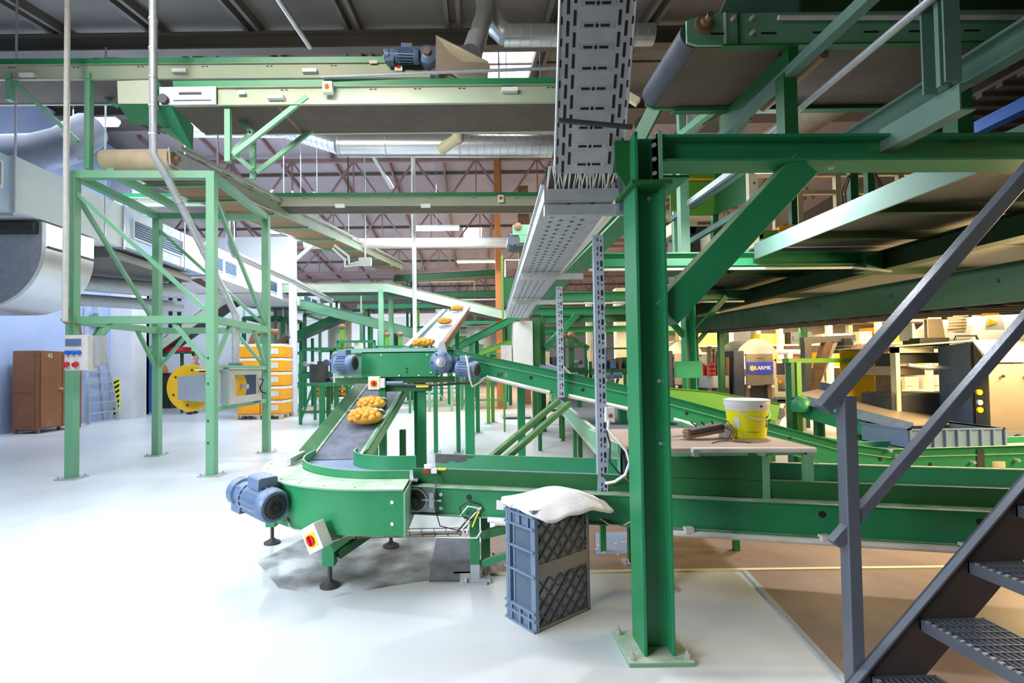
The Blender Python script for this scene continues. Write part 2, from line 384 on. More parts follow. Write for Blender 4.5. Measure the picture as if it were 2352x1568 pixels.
def lamp_fixture(label, c, length, m, rz=0, power=0, colr=NEUT, grp='ceiling lamps'):
    t = thing('tube_lamp', label, 'lamp', c, grp); c = Vector(c); d = V(math.cos(rz), math.sin(rz), 0)*length/2
    obj('housing', B().bar(c-d+V(0,0,.07), c+d+V(0,0,.07), .16, .07), white, t)
    obj('tube', B().tube([c-d*.96, c+d*.96], .05, 12), m, t)
    obj('hanger', B().bar(c+V(0,0,.1), V(c.x, c.y, RZ(c.y)) if c.z > 3.2 else c+V(0,0,.25), .015, .015, up=(0,1,0)), galv, t)
    if power: area(c-V(0,0,.06), c-V(0,0,3), length, .14, power, colr).rotation_euler[2] = rz
lamp_fixture('long bright tube lamp in the middle of the hall under the far roof', at(1003, 526, 15.5), 1.45, lampm, 0, 260, COOL)
lamp_fixture('bright tube lamp behind the right top corner of the green tower', at(652, 531, 13.0), .75, lampm, 0, 200, COOL)
lamp_fixture('short bright tube lamp just right of the grey column top', at(691, 531, 13.0), .25, lampm, 0, 0, COOL)
lamp_fixture('bright tube lamp over the nose of the tan belt conveyor', at(243, 285, 10.0), .5, lampm, 0, 200, COOL)
lamp_fixture('small bright tube lamp beside the white pole above the tower', at(168, 287, 10.0), .2, lampm, 0, 0, COOL)
lamp_fixture('bright tube lamp close under the green platform beam', at(1772, 384, 4.2), .27, lampm, 0, 60, NEUT)
lamp_fixture('warm tube lamp far back under the roof trusses', at(1098, 601, 25), 2.2, lampw, 0, 350, WARM)
for k, (x, y) in enumerate(((-10, 24), (-4, 26), (3, 33), (-6, 36), (8, 24))):
    area((x, y, 6.4), (x, y, 0), 3, 1, 520, WARM if x > 0 else COOL)

# ------------------------------------------------------------------ left wall: ducts, lockers, ladder
X0 = -6.5
t = thing('air_duct', 'long white rectangular air duct with grilles along the left wall', 'duct', (X0-1, 4, 3.75))
ys = [3.0, 6.95, 9.15, 12.0, 15.0, 18.5, 24]
for i in range(len(ys)-1):
    z0 = 3.74+.014*(ys[i]-6); z1 = 4.52+.012*(ys[i]-6)
    obj('duct_section', B().box(X0-1.9, ys[i], z0, X0, ys[i+1]-.012, z1), refltint if i in (0, 2) else wallw, t)
    obj('flange', B().box(X0-1.9, ys[i+1]-.05, z0-.03, X0+.03, ys[i+1]-.014, z1+.03), galv, t)
for (y0, y1) in ((6.15, 6.72), (8.0, 8.05), (9.4, 10.15), (10.25, 10.95), (12.2, 12.75), (12.85, 13.5), (15.4, 16.3), (18.9, 19.7), (19.8, 20.5)):
    if y1-y0 < .1: continue
    g = obj('grille', B().box(X0, y0, 4.02, X0+.012, y1, 4.34), louvm, t)
    sl = B()
    for k in range(6): sl.box(X0+.012, y0+.02, 4.05+k*.048, X0+.028, y1-.02, 4.07+k*.048)
    obj('slat_set', sl, louvm, g)
    obj('grille_frame', B().box(X0, y0-.03, 3.99, X0+.03, y1+.03, 4.02).box(X0, y0-.03, 4.34, X0+.03, y1+.03, 4.37).box(X0, y0-.03, 4.02, X0+.03, y0, 4.34).box(X0, y1, 4.02, X0+.03, y1+.03, 4.34), wallw, g)
for yy in (6.9, 8.6, 11.0):
    obj('hanger_rod', B().bar((X0+.05, yy, 3.7), (X0+.05, yy, 7.2), .02, .02, up=(0,1,0)), galv, t)
def curve_hood(y0, y1):
    pl = [(X0, 3.72), (X0, 3.36)]
    for k in range(1, 13): a = math.radians(90*k/12); pl.append((X0-.97+.97*math.cos(a), 3.36-.94*math.sin(a)))
    pl += [(X0-3.3, 2.42), (X0-3.3, 3.72)]
    return B().prism([(x, y0, z) for x, z in pl], (0, y1-y0, 0))
t = thing('curved_hood', 'big round bottomed sheet metal hood below the white duct on the left', 'duct', (X0-1.5, 7.4, 2.42))
obj('hood_shell', curve_hood(7.47, 8.42), duct, t, True)
obj('end_cap', curve_hood(7.40, 7.47), galv, t, True)
obj('seam_bar', B().box(X0, 7.5, 3.34, X0+.02, 8.42, 3.37), dark, t)
obj('top_roll', B().tube([(X0-3, 7.38, 3.62), (X0-.05, 7.38, 3.62)], .09, 12), dark, t, True)
obj('bottom_plate', B().box(X0-3, 7.45, 2.38, X0-1.1, 7.9, 2.42), steel, t)
t = thing('shelf_duct', 'dark underside duct boxes stepped below the white duct behind the hood', 'duct', (X0-1.2, 9.3, 2.9))
obj('box_panel', B().box(X0-3, 9.0, 3.55, X0-.15, 11.6, 3.7), shade, t)
obj('duct_tube', B().tube([(X0-2.6, 9.2, 3.3), (X0-.25, 11.5, 3.3)], .17, 14), galv, t, True)
obj('duct_tube', B().tube([(X0-2.8, 9.5, 2.98), (X0-.4, 11.7, 2.98)], .13, 14), galv, t, True)
t = thing('black_frame', 'thin black steel frame with two drop posts under the far duct end', 'frame', at(400, 700, 13))
a, b_, c, d = at(372, 618, 13), at(452, 620, 12), at(392, 620, 13), at(412, 620, 13)
obj('rail', B().bar(a, b_, .06, .06), black, t)
for q in (at(392, 620, 13), at(412, 622, 13)): obj('post', B().bar(q, q-V(0,0,1.6), .07, .07, up=(0,1,0)), black, t)
obj('rail', B().bar(at(412, 622, 13), at(500, 668, 12.4), .09, .12), copper, t)
t = thing('bent_duct', 'round galvanised duct bending down behind the tower toward the grey column', 'duct', at(530, 560, 11))
obj('duct_tube', B().tube([at(529, 492, 11), at(529, 560, 11), at(540, 585, 11), at(600, 612, 12), at(668, 642, 13.5), at(760, 690, 17)], .09, 14), duct, t, True)
tag(obj('spiral_duct', B().tube([at(-60, 355, 9), at(90, 350, 9), at(150, 335, 9), at(205, 300, 9.6)], .33, 20), beltm, smooth=True), 'spiral duct coloured dark as if shadowed above the white wall duct', 'duct')  # dark colour carries the shadow that the duct lies in

# brown lockers
c = V(-10.3, 11.7, 0)
t = thing('steel_locker', 'rusty brown two door steel locker standing against the blue grey wall', 'locker', (-10.6, 12.3, 0))
H_ = 1.98
obj('cabinet_body', B().box(-10.95, 11.70, .1, -10.33, 13.0, H_), brownp, t, bevel=.008)
obj('side_panel', B().box(-10.88, 11.69, .98, -10.42, 11.70, H_-.08).box(-10.88, 11.69, .18, -10.42, 11.70, .92), brownp, t)
for i, (a, b_) in enumerate(((11.74, 12.34), (12.36, 12.96))):
    d_ = obj('door', B().box(-10.33, a, .14, -10.30, b_, H_-.04), brownp, t, bevel=.005)
    if i == 0:
        obj('handle', B().cyl((-10.30, b_-.06, 1.05), (-10.25, b_-.06, 1.05), .03, 12).box(-10.26, b_-.16, 1.04, -10.245, b_-.04, 1.06), alu, d_)
        text('42', (-10.297, 11.98, 1.86), (math.pi/2, 0, math.pi/2), .14, white, t, 'number_mark')
for x, y in ((-10.9, 11.74), (-10.37, 11.74), (-10.9, 12.96), (-10.37, 12.96)):
    obj('foot', B().box(x-.03, y-.03, 0, x+.03, y+.03, .1), brownp, t)
c = at(321, 940, 17.6)
t = thing('blue_locker', 'tall bright blue steel locker door right of the pale pillar', 'locker', (c.x, 17.7, 0))
obj('cabinet_body', B().box(c.x-.30, 17.6, 0, c.x+.30, 18.1, 2.22), bluep, t)
d_ = obj('door', B().box(c.x-.28, 17.57, .05, c.x+.28, 17.6, 2.18), bluep, t)
obj('handle', B().box(c.x-.22, 17.54, 1.05, c.x-.14, 17.57, 1.15), black, d_)
# folding ladder
t = thing('folding_ladder', 'tall grey aluminium ladder standing against the blue wall', 'ladder', (-10.8, 14.3, 0))
L0, L1 = V(-10.75, 13.75, 0), V(-10.75, 14.95, 0); T0, T1 = V(-11.12, 14.15, 3.5), V(-11.12, 14.48, 3.5)
obj('rail', B().bar(L0, T0, .09, .035, up=(0,1,0)), alu, t); obj('rail', B().bar(L1, T1, .09, .035, up=(0,1,0)), alu, t)
for k in range(1, 12):
    f = k/12; obj('rung', B().bar(L0.lerp(T0, f), L1.lerp(T1, f), .06, .035), alu, t)
K0, K1 = V(-11.15, 13.68, 0), V(-11.15, 14.9, 0)
obj('rear_rail', B().bar(K0, T0+V(-.03,0,-.2), .06, .03, up=(0,1,0)), alu, t); obj('rear_rail', B().bar(K1, T1+V(-.03,0,-.2), .06, .03, up=(0,1,0)), alu, t)
# hazard strip on the pillar
t = thing('hazard_strip', 'yellow and black striped warning strip on the pillar foot', 'warning strip', (-10.9, 15.19, .05))
c0, c1 = -11.07, -10.90
obj('yellow_board', B().box(c0, 15.17, .1, c1, 15.2, 1.22), lime, t)
for k in range(7):
    z = .12+k*.16
    obj('black_stripe', B().prism([(c0, 15.165, z), (c1, 15.165, z+.10), (c1, 15.165, min(z+.18, 1.22)), (c0, 15.165, z+.08)], (0, .006, 0)), black, t)
# things by the white wall
c = gr(395, 925)
t = thing('floor_bin', 'dark bin standing against the white wall behind the yellow wheel', 'bin', (at(385,930,19.5).x, 19.8, 0))
x = at(380, 930, 19.8).x
obj('bin_body', B().prism([(x-.35,19.6,0),(x+.35,19.6,0),(x+.42,19.6,1.35),(x-.28,19.6,1.35)], (0,.5,0)), dark, t, bevel=.02)
obj('bin_lid', B().cbox((x+.07,19.85,1.38), .75, .55, .05), black, t)
t = thing('round_buffer', 'orange round buffer on the white wall right of the blue locker', 'buffer', at(360, 857, 20.5))
c = WL[t.name]
obj('disc', B().lathe(c, (0,-1,0), [(.5,0),(.52,.1),(.4,.25),(.05,.3)], 20), rustm, t, True); obj('hub', B().cyl(c, c+V(0,.42,0), .1, 12), dark, t)
t = thing('red_bins', 'pair of red boxes under the far left end of the hump conveyor', 'box', at(395, 800, 17))
for x0, x1, m in ((369, 397, red), (397, 422, red)):
    a, b_ = at(x0, 808, 17), at(x1-1, 796, 17); obj('box', B().box(a.x, 17, a.z, b_.x, 17.5, b_.z), m, t)
obj('shelf', B().box(at(330,808,17).x, 17, at(330,812,17).z, at(423,808,17).x, 17.6, at(330,808,17).z), greend, t)
for px in (334, 418):
    q = at(px, 812, 17.3); obj('leg', B().box(q.x-.04, 17.26, 0, q.x+.04, 17.34, q.z), greend, t)

# ------------------------------------------------------------------ builders for conveyors, motors, legs
def conv(t, pts, wd, a=.05, b=.14, fl=.035, mp=None, mb=None, mu=None, far=1, slots=0, guard=0, rollers=True, ribs=0, mg=None):
    """pts: belt line of the near side panel; the belt lies to the far side of it (far = +1: towards +Y or +X)"""
    pts = [Vector(p) for p in pts]; d = pts[-1]-pts[0]; d.z = 0; d.normalize()
    s = V(-d.y, d.x, 0)*far
    L = []
    for k, o in ((0, -1), (1, 1)):
        q = [p+s*(wd*k) for p in pts]; f = fl*o; e = .006*o
        poly = [(0,-b),(f,-b),(f,-b+.006),(e,-b+.006),(e,a-.006),(f,a-.006),(f,a),(0,a)]
        pn = obj('side_panel', B().prof(q, poly, side=s), mp, t); L.append(pn)
        if guard: obj('guard_strip', B().prof(q, [(-.004*o, a), (.004*o, a), (.004*o+.02*o, a+guard), (.016*o, a+guard)], side=s), mg or mp, t)
    g = .012
    obj('belt', B().prof(pts, [(g,-.008),(wd-g,-.008),(wd-g,.002),(g,.002)], side=s), mb, t)
    obj('belt_return', B().prof(pts, [(g,-b+.012),(wd-g,-b+.012),(wd-g,-b+.02),(g,-b+.02)], side=s), mu or mb, t)
    r = (b-.02)/2
    if rollers:
        for p, q in ((pts[0], pts[1]), (pts[-1], pts[-2])):
            dd = (p-q).normalized()*.0
            c = p+V(0,0,-r-.006)+dd
            obj('end_roller', B().cyl(c+s*g*1.2, c+s*(wd-g*1.2), r, 16), mb, t, True)
    if slots:
        for i in range(len(pts)-1):
            n = max(1, int((pts[i+1]-pts[i]).length/slots))
            for k in range(n):
                c = pts[i].lerp(pts[i+1], (k+.5)/n); u = (pts[i+1]-pts[i]).normalized()
                up = s.cross(u); up = up if up.z > 0 else -up
                q = c+up*(a-.03)-s*.008
                bb = B()
                for (o0, o1) in ((-.045, -.01), (.01, .045)): bb.prof([q+u*o0, q+u*o1], [(-.003,-.005),(.003,-.005),(.003,.005),(-.003,.005)], side=s)
                obj('slot', bb, black, t)
    if ribs:
        n = int((pts[-1]-pts[0]).length/ribs)
        for k in range(n):
            c = pts[0].lerp(pts[-1], (k+.5)/n)+V(0,0,-b+.0)
            obj('return_roller', B().cyl(c+s*g, c+s*(wd-g), .022, 8), dark, t)
    return s

def motor(t, c, ax, r=.075, L=.2, gear=1, m=None, fan=1):
    """geared motor: part of a machine; fan cover at c, body runs along ax to the gearbox"""
    m = m or blued; c = Vector(c); ax = Vector(ax).normalized(); up = V(0,0,1); sd = ax.cross(up).normalized(); up = sd.cross(ax)
    body = B().cyl(c+ax*.04, c+ax*L, r*.86, 20)
    for k in range(18):
        a = 2*math.pi*k/18; dv = sd*math.cos(a)+up*math.sin(a)
        body.prof([c+ax*.06+dv*r*.93, c+ax*(L-.02)+dv*r*.93], [(-.003,-r*.1),(.003,-r*.1),(.003,r*.1),(-.003,r*.1)], side=dv.cross(ax))
    mo = obj('motor', body, m, t)
    obj('fan_cover', B().lathe(c, ax, [(r*.55,-.012),(r*.9,-.008),(r*1.02,.01),(r*1.02,.065),(r*.95,.07)], 24), m, mo, True)
    obj('fan_grille', B().cyl(c-ax*.016, c-ax*.006, r*.72, 20), black, mo)
    gr_ = B()
    for k in range(1, 5): gr_.lathe(c-ax*.019, ax, [(r*.15*k, 0), (r*.15*k+.003, .003)], 16)
    for k in range(6):
        a = math.pi*k/6; dv = sd*math.cos(a)+up*math.sin(a); gr_.bar(c-ax*.019-dv*r*.7, c-ax*.019+dv*r*.7, .003, .003, up=ax)
    obj('grille_wires', gr_, dark, mo)
    q = c+ax*L*.55+up*(r*1.15)
    tb = B(); k0 = 0; tb.prof([q-ax*L*.22, q+ax*L*.27], [(-r*.62,-r*.3),(r*.62,-r*.3),(r*.62,r*.34),(r*.5,r*.42),(-r*.5,r*.42),(-r*.62,r*.34)], side=sd)
    obj('terminal_box', tb, m, mo)
    if gear:
        g0 = c+ax*L
        obj('gearbox', B().lathe(g0, ax, [(r*.95,0),(r*.95,.02),(r*.7,.03),(r*.75,.1),(r*.9,.11),(r*.9,.17),(r*.5,.18)], 16).prof([g0+ax*.04-up*r, g0+ax*.15-up*r], [(-r*.6,-.01),(r*.6,-.01),(r*.6,r*1.6),(-r*.6,r*1.6)], side=sd), m, mo, True)
        for a in (0, 1, 2, 3):
            an = a*math.pi/2+.7; dv = sd*math.cos(an)+up*math.sin(an)
            obj('bolt', B().bolt(g0+ax*.175+dv*r*.6, ax, .008, .012), galv, mo)
    return mo
def leg(t, x, y, z0, z1, s=.08, m=None, foot='plate', name='leg'):
    m = m or green
    l = obj(name, B().box(x-s/2, y-s/2, z0+(.015 if foot != 'pad' else .14), x+s/2, y+s/2, z1), m, t, bevel=.004)
    if foot == 'plate':
        obj('foot_plate', B().box(x-s*1.2, y-s*1.1, z0, x+s*1.2, y+s*1.1, z0+.015), galv, l)
        for a, b_ in ((-1,-1),(1,1)): obj('bolt', B().bolt((x+a*s*.9, y+b_*s*.85, z0+.015), (0,0,1), .01, .03), galv, l)
    if foot == 'pad':
        obj('foot_pad', B().lathe((x, y, z0), (0,0,1), [(.065,0),(.065,.012),(.03,.03),(.014,.045),(.014,.16)], 18), dark, l, True)
    return l
def label_plate(t, c, nrm, wd, ht, m=None):
    c = Vector(c); nrm = Vector(nrm).normalized(); sd = V(0,0,1).cross(nrm).normalized(); up = nrm.cross(sd)
    return obj('label_plate', B().prof([c, c+nrm*.003], [(-wd/2,-ht/2),(wd/2,-ht/2),(wd/2,ht/2),(-wd/2,ht/2)], side=sd), m or white, t)
def switch(t, c, rz=0, s=.09, name='safety_switch'):
    c = Vector(c); m = Matrix.Translation(c) @ Matrix.Rotation(rz, 4, 'Z')
    b = B().cbox((0,0,0), s, s*.6, s*1.15); y_ = B().cbox((0,-s*.31,-.005), s*.62, .006, s*.62); r_ = B().cyl((0,-s*.31,-.005), (0,-s*.42,-.005), s*.24, 16).cbox((0,-s*.45,-.005), s*.1, s*.14, s*.42)
    for q in (b, y_, r_): q.v = [m @ v for v in q.v]
    o = obj(name, b, white, t, bevel=.004); obj('yellow_plate', y_, yelp, o); obj('knob', r_, red, o); return o

# ------------------------------------------------------------------ green tower on the left
FL, FR, BL, BR = V(-5.42,6.66,0), V(-3.57,6.73,0), V(-5.43,8.46,0), V(-3.62,8.62,0)
t = thing('support_tower', 'tall open green steel tower on four legs standing on the pale floor', 'steel frame', (-4.5, 7.6, 0))
TT, TM = 4.16, 2.13
for p in (FL, FR, BL, BR):
    l = leg(t, p.x, p.y, 0, TT, .115, greenl, 'plate')
def rail(p, q, z0, z1=None, s=.10, m=greenl, nm='rail'): z1 = z0 if z1 is None else z1; return obj(nm, B().bar(V(p.x,p.y,z0), V(q.x,q.y,z1), s, s), m, t)
for z in (TT-.04, TM):
    for p, q in ((FL, FR), (FR, BR), (BL, BR), (FL, BL)): rail(p, q, z)
for p, q in ((FL, FR), (FL, BL), (BL, BR), (FR, BR)): rail(p, q, TT-.25, TM+.06, .05, nm='diagonal_brace')
for p, q in ((FL,FR),(FR,FL),(FL,BL),(BL,FL),(BL,BR),(BR,BL),(FR,BR),(BR,FR)):
    e = p.lerp(q, .28); rail(p, e, 1.45, TM-.04, .05, nm='knee_brace')
rail(FR, BR, 1.47, s=.07, nm='side_rail'); rail(FR, BR, .90, s=.06, nm='side_rail')
for z in (1.6, 1.25, .75, .45): obj('bolt', B().bolt((FR.x-.02, FR.y-.06, z), (0,-1,0), .012, .012), dark, t)
obj('centre_post', B().bar(V(-4.5,8.5,TT-.05), V(-4.5,8.5,4.45), .1, .1, up=(0,1,0)), greenl, t)
obj('inner_beam', B().bar(V(-4.95,8.3,TT+.02), V(-4.95,6.7,TT+.02), .1, .1), greenl, t)

t = thing('socket_box', 'white power socket box with blue and red sockets on the left tower leg', 'socket box', V(-5.33, 6.52, 1.45))
a, b_ = at(150, 851, 6.42), at(211, 769, 6.42)
obj('housing', B().box(a.x, 6.40, a.z, a.x+.30, 6.58, b_.z), whitep, t, bevel=.01)
obj('back_plate', B().box(a.x+.28, 6.50, a.z+.06, a.x+.40, 6.60, b_.z), galv, t)
obj('display_window', B().box(a.x+.02, 6.39, b_.z-.14, a.x+.22, 6.40, b_.z-.05), louvm, t)
for k in range(3): obj('blue_socket', B().lathe((a.x+.05+k*.075, 6.40, a.z+.235), (0,-1,0), [(.03,0),(.03,.03),(.02,.035)], 14), bluep, t, True)
for k in range(2): obj('red_socket', B().lathe((a.x+.045+k*.12, 6.40, a.z+.09), (0,-1,-.5), [(.033,0),(.034,.05),(.02,.055)], 14), red, t, True)
tag(obj('cable_conduit', B().tube([at(164,710,6.55), at(141,735,6.5), at(150,742,6.45), at(182,742,6.45), at(186,768,6.5)], .012, 6), copper), 'thin brown cable looping from the white pole into the socket box', 'cable')

a, b_ = at(160, 20, 6.45), at(143, 722, 6.45)
tag(obj('white_pole', B().tube([V(a.x-.07,6.5,RZ(6.5)-.2), V(a.x-.07,6.5,2.1)], .034, 12), whitep, smooth=True), 'slim white pole running up to the roof beside the left tower leg', 'pole')
t = thing('dust_pipe', 'grey steel pipe dropping from the roof and slanting down through the green tower', 'pipe', at(353, 350, 6.2))
P_ = [at(352,-90,6.1), at(352,352,6.35), at(385,410,6.5), at(541,722,7.6)]
obj('pipe', B().tube(P_, .05, 14), galv, t, True)
q = P_[-1]; obj('lower_pipe', B().tube([q, V(q.x, q.y, 1.52)], .055, 14), galv, t, True)
for i, f in ((0,.15),(0,.3),(0,.45),(0,.6),(0,.75),(0,.9),(2,.15),(2,.5),(2,.85)):
    c = P_[i].lerp(P_[i+1], f); u = (P_[i+1]-P_[i]).normalized(); obj('collar', B().cyl(c-u*.01, c+u*.01, .058, 14), alu, t)
obj('flange', B().cyl(V(q.x,q.y,1.5), V(q.x,q.y,1.54), .1, 16), blued, t)
# winder under the pipe
cx = -3.66
t = thing('yellow_wheel_machine', 'machine with big yellow disc held by the right side of the green tower', 'machine', (-4.1, 7.3, .9))
dc = at(437, 890, 7.55)
obj('disc', B().lathe(dc, (0,-1,0), [(.05,-.02),(.36,-.02),(.362,0),(.34,.012),(.3,.006),(.05,.006)], 48), yellow, t, True)
pa, pb = at(408, 865, 7.42), at(408, 918, 7.42)
pc, pd = at(527, 851, 7.0), at(527, 928, 7.0)
obj('plate', B().prism([pb, pd, pc, pa], (0, .02, 0)), duct, t)
obj('corner_plate', B().box(at(503,0,7).x, 6.97, pd.z-.02, pd.x, 6.99, pc.z+.02), duct, t)
hub = at(438, 891, 7.40)
obj('hub', B().cyl(hub, hub+V(0,-.03,0), .045, 16), copper, t)
for k in range(6):
    a = k*math.pi/3+.4; obj('disc_bolt', B().bolt(dc+V(math.cos(a)*.27,-.008,math.sin(a)*.27), (0,-1,0), .014, .02), black, t)
obj('shaft_bar', B().bar(at(458,852,7.3), at(482,852,7.3), .03, .03), black, t)
x1 = pd.x
bx = B().box(x1-.02, 7.0, .94, x1+.0, 7.18, 1.44).box(x1-.02, 7.9, .94, x1, 8.1, 1.44).box(x1-.02, 7.18, 1.36, x1, 7.9, 1.44).box(x1-.02, 7.18, .94, x1, 7.9, 1.05)
obj('side_frame', bx, duct, t)
obj('housing_top', B().box(x1-.5, 7.0, 1.43, x1, 8.1, 1.45), steelp, t)
obj('housing_back', B().box(x1-.5, 8.08, .94, x1, 8.1, 1.44), louvm, t)
obj('inner_disc', B().lathe((x1-.15, 7.62, 1.18), (1,0,0), [(.02,0),(.2,0),(.2,.02),(.02,.02)], 28), yellow, t)
obj('shaft', B().cyl((x1-.5,7.62,1.18), (x1-.02,7.62,1.18), .04, 12), galv, t)
obj('mounting_bar', B().box(x1-.02, 6.99, 1.44, cx+.05, 7.06, 1.47).box(x1-.02, 8.02, .90, cx+.05, 8.1, .94), blued, t)
for px, py in ((411,943),(438,946)): pass
tag(obj('rubber_cable', B().tube([at(592,868,8), at(605,872,8), at(598,888,8), at(600,900,8), at(612,903,8)], .012, 6), black), 'black cable loop between the machine housing and the rear tower leg', 'cable')

# ------------------------------------------------------------------ overhead conveyors
def ovh(label, near, wd, Ys, z, a, b, name='overhead_conveyor', slots=0, mu=None, mp=None):
    t = thing(name, label, 'conveyor', near[0]); conv(t, near, wd, a, b, .04, mp or greenf, beltm, mu or beltb, 1, slots, guard=.09, ribs=0, mg=green); return t
tA = ovh('long overhead green conveyor, highest of all, ending at the blue motor', [V(-8.8,6.9,5.72), V(-.55,6.9,5.66)], .62, 0, 0, .10, .12, slots=.9)
a = at(962, 130, 6.75); motor(tA, a, (-1,0,.05), .1, .30, 1)
obj('gear_face', B().lathe(a+V(.12,-.02,.02), (0,-1,0), [(.13,-.15),(.13,0),(.09,.02),(.06,.04)], 18), blued, tA, True)
obj('gear_shaft', B().cyl(a+V(.12,-.06,.02), a+V(.12,-.1,.02), .05, 14), copper, tA, True)
switch(tA, at(916, 155, 6.85), 0, .11, 'junction_box')
label_plate(tA, at(857, 142, 6.86), (0,-1,0), .11, .05, cream)
for px in (24, 205): 
    q = at(px, 170, 6.9); l = obj('hanger_post', B().box(q.x-.04, 6.86, 4.3 if px > 100 else 5.3, q.x+.04, 6.94, q.z), greenl, tA)
obj('brace', B().bar(at(24,180,6.9), at(180,325,6.9), .05, .05), greenl, tA); obj('brace', B().bar(at(210,200,7.4), at(270,245,7.4), .05, .05), greenl, tA)
tB = ovh('long overhead green conveyor below the highest one, with red switch and ribbed dark belt', [V(-3.72,6.1,4.86), V(1.3,6.1,4.84)], .72, 0, 0, .11, .12, slots=.55)
x0 = -3.72
pl = obj('bearing_plate', B().box(x0-.15, 6.05, 4.74, x0+.56, 6.07, 4.97), galv, tB, bevel=.004)
obj('slot_hole', B().box(x0+.1, 6.04, 4.87, x0+.38, 6.052, 4.895), black, pl)
obj('slot_hole', B().box(x0+.03, 6.04, 4.79, x0+.5, 6.052, 4.797), dark, pl)
obj('roller_shaft', B().cyl((x0-.08,6.0,4.80), (x0-.08,6.1,4.80), .06, 12), dark, pl)
switch(tB, at(753, 202, 6.0), 0, .12)
obj('cable_pipe', B().tube([at(738,176,6.02), at(1292,156,6.02)], .02, 8), galv, tB, True)
label_plate(tB, at(553, 212, 6.05), (0,-1,0), .1, .05, cream)
for px in (636, 1170):
    q = at(px, 226-(px-636)*.03, 6.1); br = obj('roller_bracket', B().box(q.x-.1, 6.03, q.z-.03, q.x+.1, 6.12, q.z+.02), white, tB)
    obj('return_roller', B().cyl(q+V(0,.05,-.04), q+V(0.05,.7,-.04), .05, 12), copper, br, True)
for px in (70, 417, 714):
    q = at(px, 168 if px > 100 else 178, 6.9); br = obj('roller_bracket', B().box(q.x-.1, 6.83, q.z-.02, q.x+.1, 6.9, q.z+.03), white, tA)
for px, py0, py1, yy in ((524, 226, 372, 6.15), (581, 285, 412, 6.8)):
    q, r_ = at(px, py0, yy), at(px, py1, yy); obj('support_post', B().box(q.x-.035, yy-.03, r_.z, q.x+.035, yy+.03, q.z), greenl, tB)
for a, b_, yy in (((536,355),(706,222),6.1), ((590,396),(738,282),6.8), ((532,258),(580,305),6.5), ((535,350),(578,305),6.5), ((540,355),(580,390),6.6)):
    obj('support_brace', B().bar(at(*a, yy), at(*b_, yy), .045, .06), greenl, tB)
# chute and tan belt conveyor that runs to the back
t = thing('tan_belt_conveyor', 'long conveyor with a tan ribbed underside running away over the green tower', 'conveyor', (-4.4, 7.2, 4.4))
n0, n1 = V(-4.36,7.2,4.58), V(-3.12,22,6.05)
s = conv(t, [n0, n1], .95, .10, .15, .05, greenf, beltm, belty, 1, .8)
u = (n1-n0).normalized()
obj('top_rail', B().bar(n0+V(.06,0,.16), n1+V(.06,0,.16), .05, .05), greenf, t)
k0 = at(185,320,7.25)
obj('belt_nose', B().cyl(n0+V(.0,-.05,-.06)-s*0, n0+V(-1.0,-.05,-.06), .16, 24), wood, t, True)
pl = obj('bearing_plate', B().prof([n0+V(.03,-.2,-.06), n0+V(.03,-.2,-.06)+u*1.1], [(-.01,-.12),(.01,-.12),(.01,.12),(-.01,.12)], side=(1,0,0)), galv, t)
obj('slot_hole', B().prof([n0+V(.05,.35,0), n0+V(.05,.35,0)+u*.35], [(-.006,-.015),(.006,-.015),(.006,.015),(-.006,.015)], side=(1,0,0)), black, pl)
obj('bearing', B().lathe(n0+V(.0,-.1,-.06), (1,0,0), [(.1,0),(.1,.05),(.05,.07),(.04,.12)], 16), copper, pl, True)
for f in (.05,.12,.2,.3,.42,.55,.7,.85):
    q = n0.lerp(n1, f); obj('cross_bar', B().bar(q+V(-1.0,0,-.2), q+V(.12,0,-.2), .05, .05), greenl, t)
for f in (.34, .5):
    q = n0.lerp(n1, f); obj('hanger_rod', B().bar(q+V(.08,0,.1), q+V(.08,0,2.2), .02, .02, up=(0,1,0)), galv, t)
t = thing('transfer_chute', 'green sheet metal chute dropping from the overhead conveyor onto the tan belt', 'chute', at(350, 250, 6.5))
A_, B_, C_, D_ = at(269,186,6.35), at(362,183,6.35), at(362,238,6.35), at(271,238,6.35)
obj('front_sheet', B().prism([A_, B_, C_, D_], (0,.012,0)), greenf, t)
obj('slide_sheet', B().prism([D_, C_, at(368,282,6.75), at(300,285,6.75)], (0,.02,-.01)), green, t)
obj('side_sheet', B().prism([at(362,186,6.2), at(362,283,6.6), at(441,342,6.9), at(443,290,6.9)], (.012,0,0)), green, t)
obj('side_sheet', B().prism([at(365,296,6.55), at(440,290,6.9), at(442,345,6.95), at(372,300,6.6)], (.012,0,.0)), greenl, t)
# hood with elbow
t = thing('suction_hood', 'tan sheet metal suction hood with a cloudy scoop above the blue motor', 'hood', at(1060, 130, 6.4))
h0 = at(1001, 82, 6.5); h1 = at(1001, 162, 6.5); h2 = at(1126, 157, 6.5)
obj('side_plate', B().prism([h1, h2, at(1124,146,6.5), at(1112,143,6.5), at(1060,142,6.5), at(1030,120,6.5), h0], (0,.02,0)), steel, t)
obj('side_plate', B().prism([h1+V(0,.6,0), h2+V(0,.6,0), at(1124,146,6.5)+V(0,.6,0), h0+V(0,.6,0)], (0,.02,0)), steel, t)
sc = B(); k0 = [h0.lerp(at(1122,143,6.5), i/8) for i in range(9)]
for i in range(9):
    c = k0[i]; r_ = .06+.16*math.sin(math.pi*min(1,(i/8)))**.8
    for j in range(9):
        a = math.pi*j/8; sc.v.append(c+V(-.0+.0*j, .3-.3*math.cos(a), -r_*math.sin(a)*.9))
for i in range(8):
    for j in range(8): a = i*9+j; sc.f.append((a, a+1, a+10, a+9))
obj('scoop', sc, clearm, t, True)
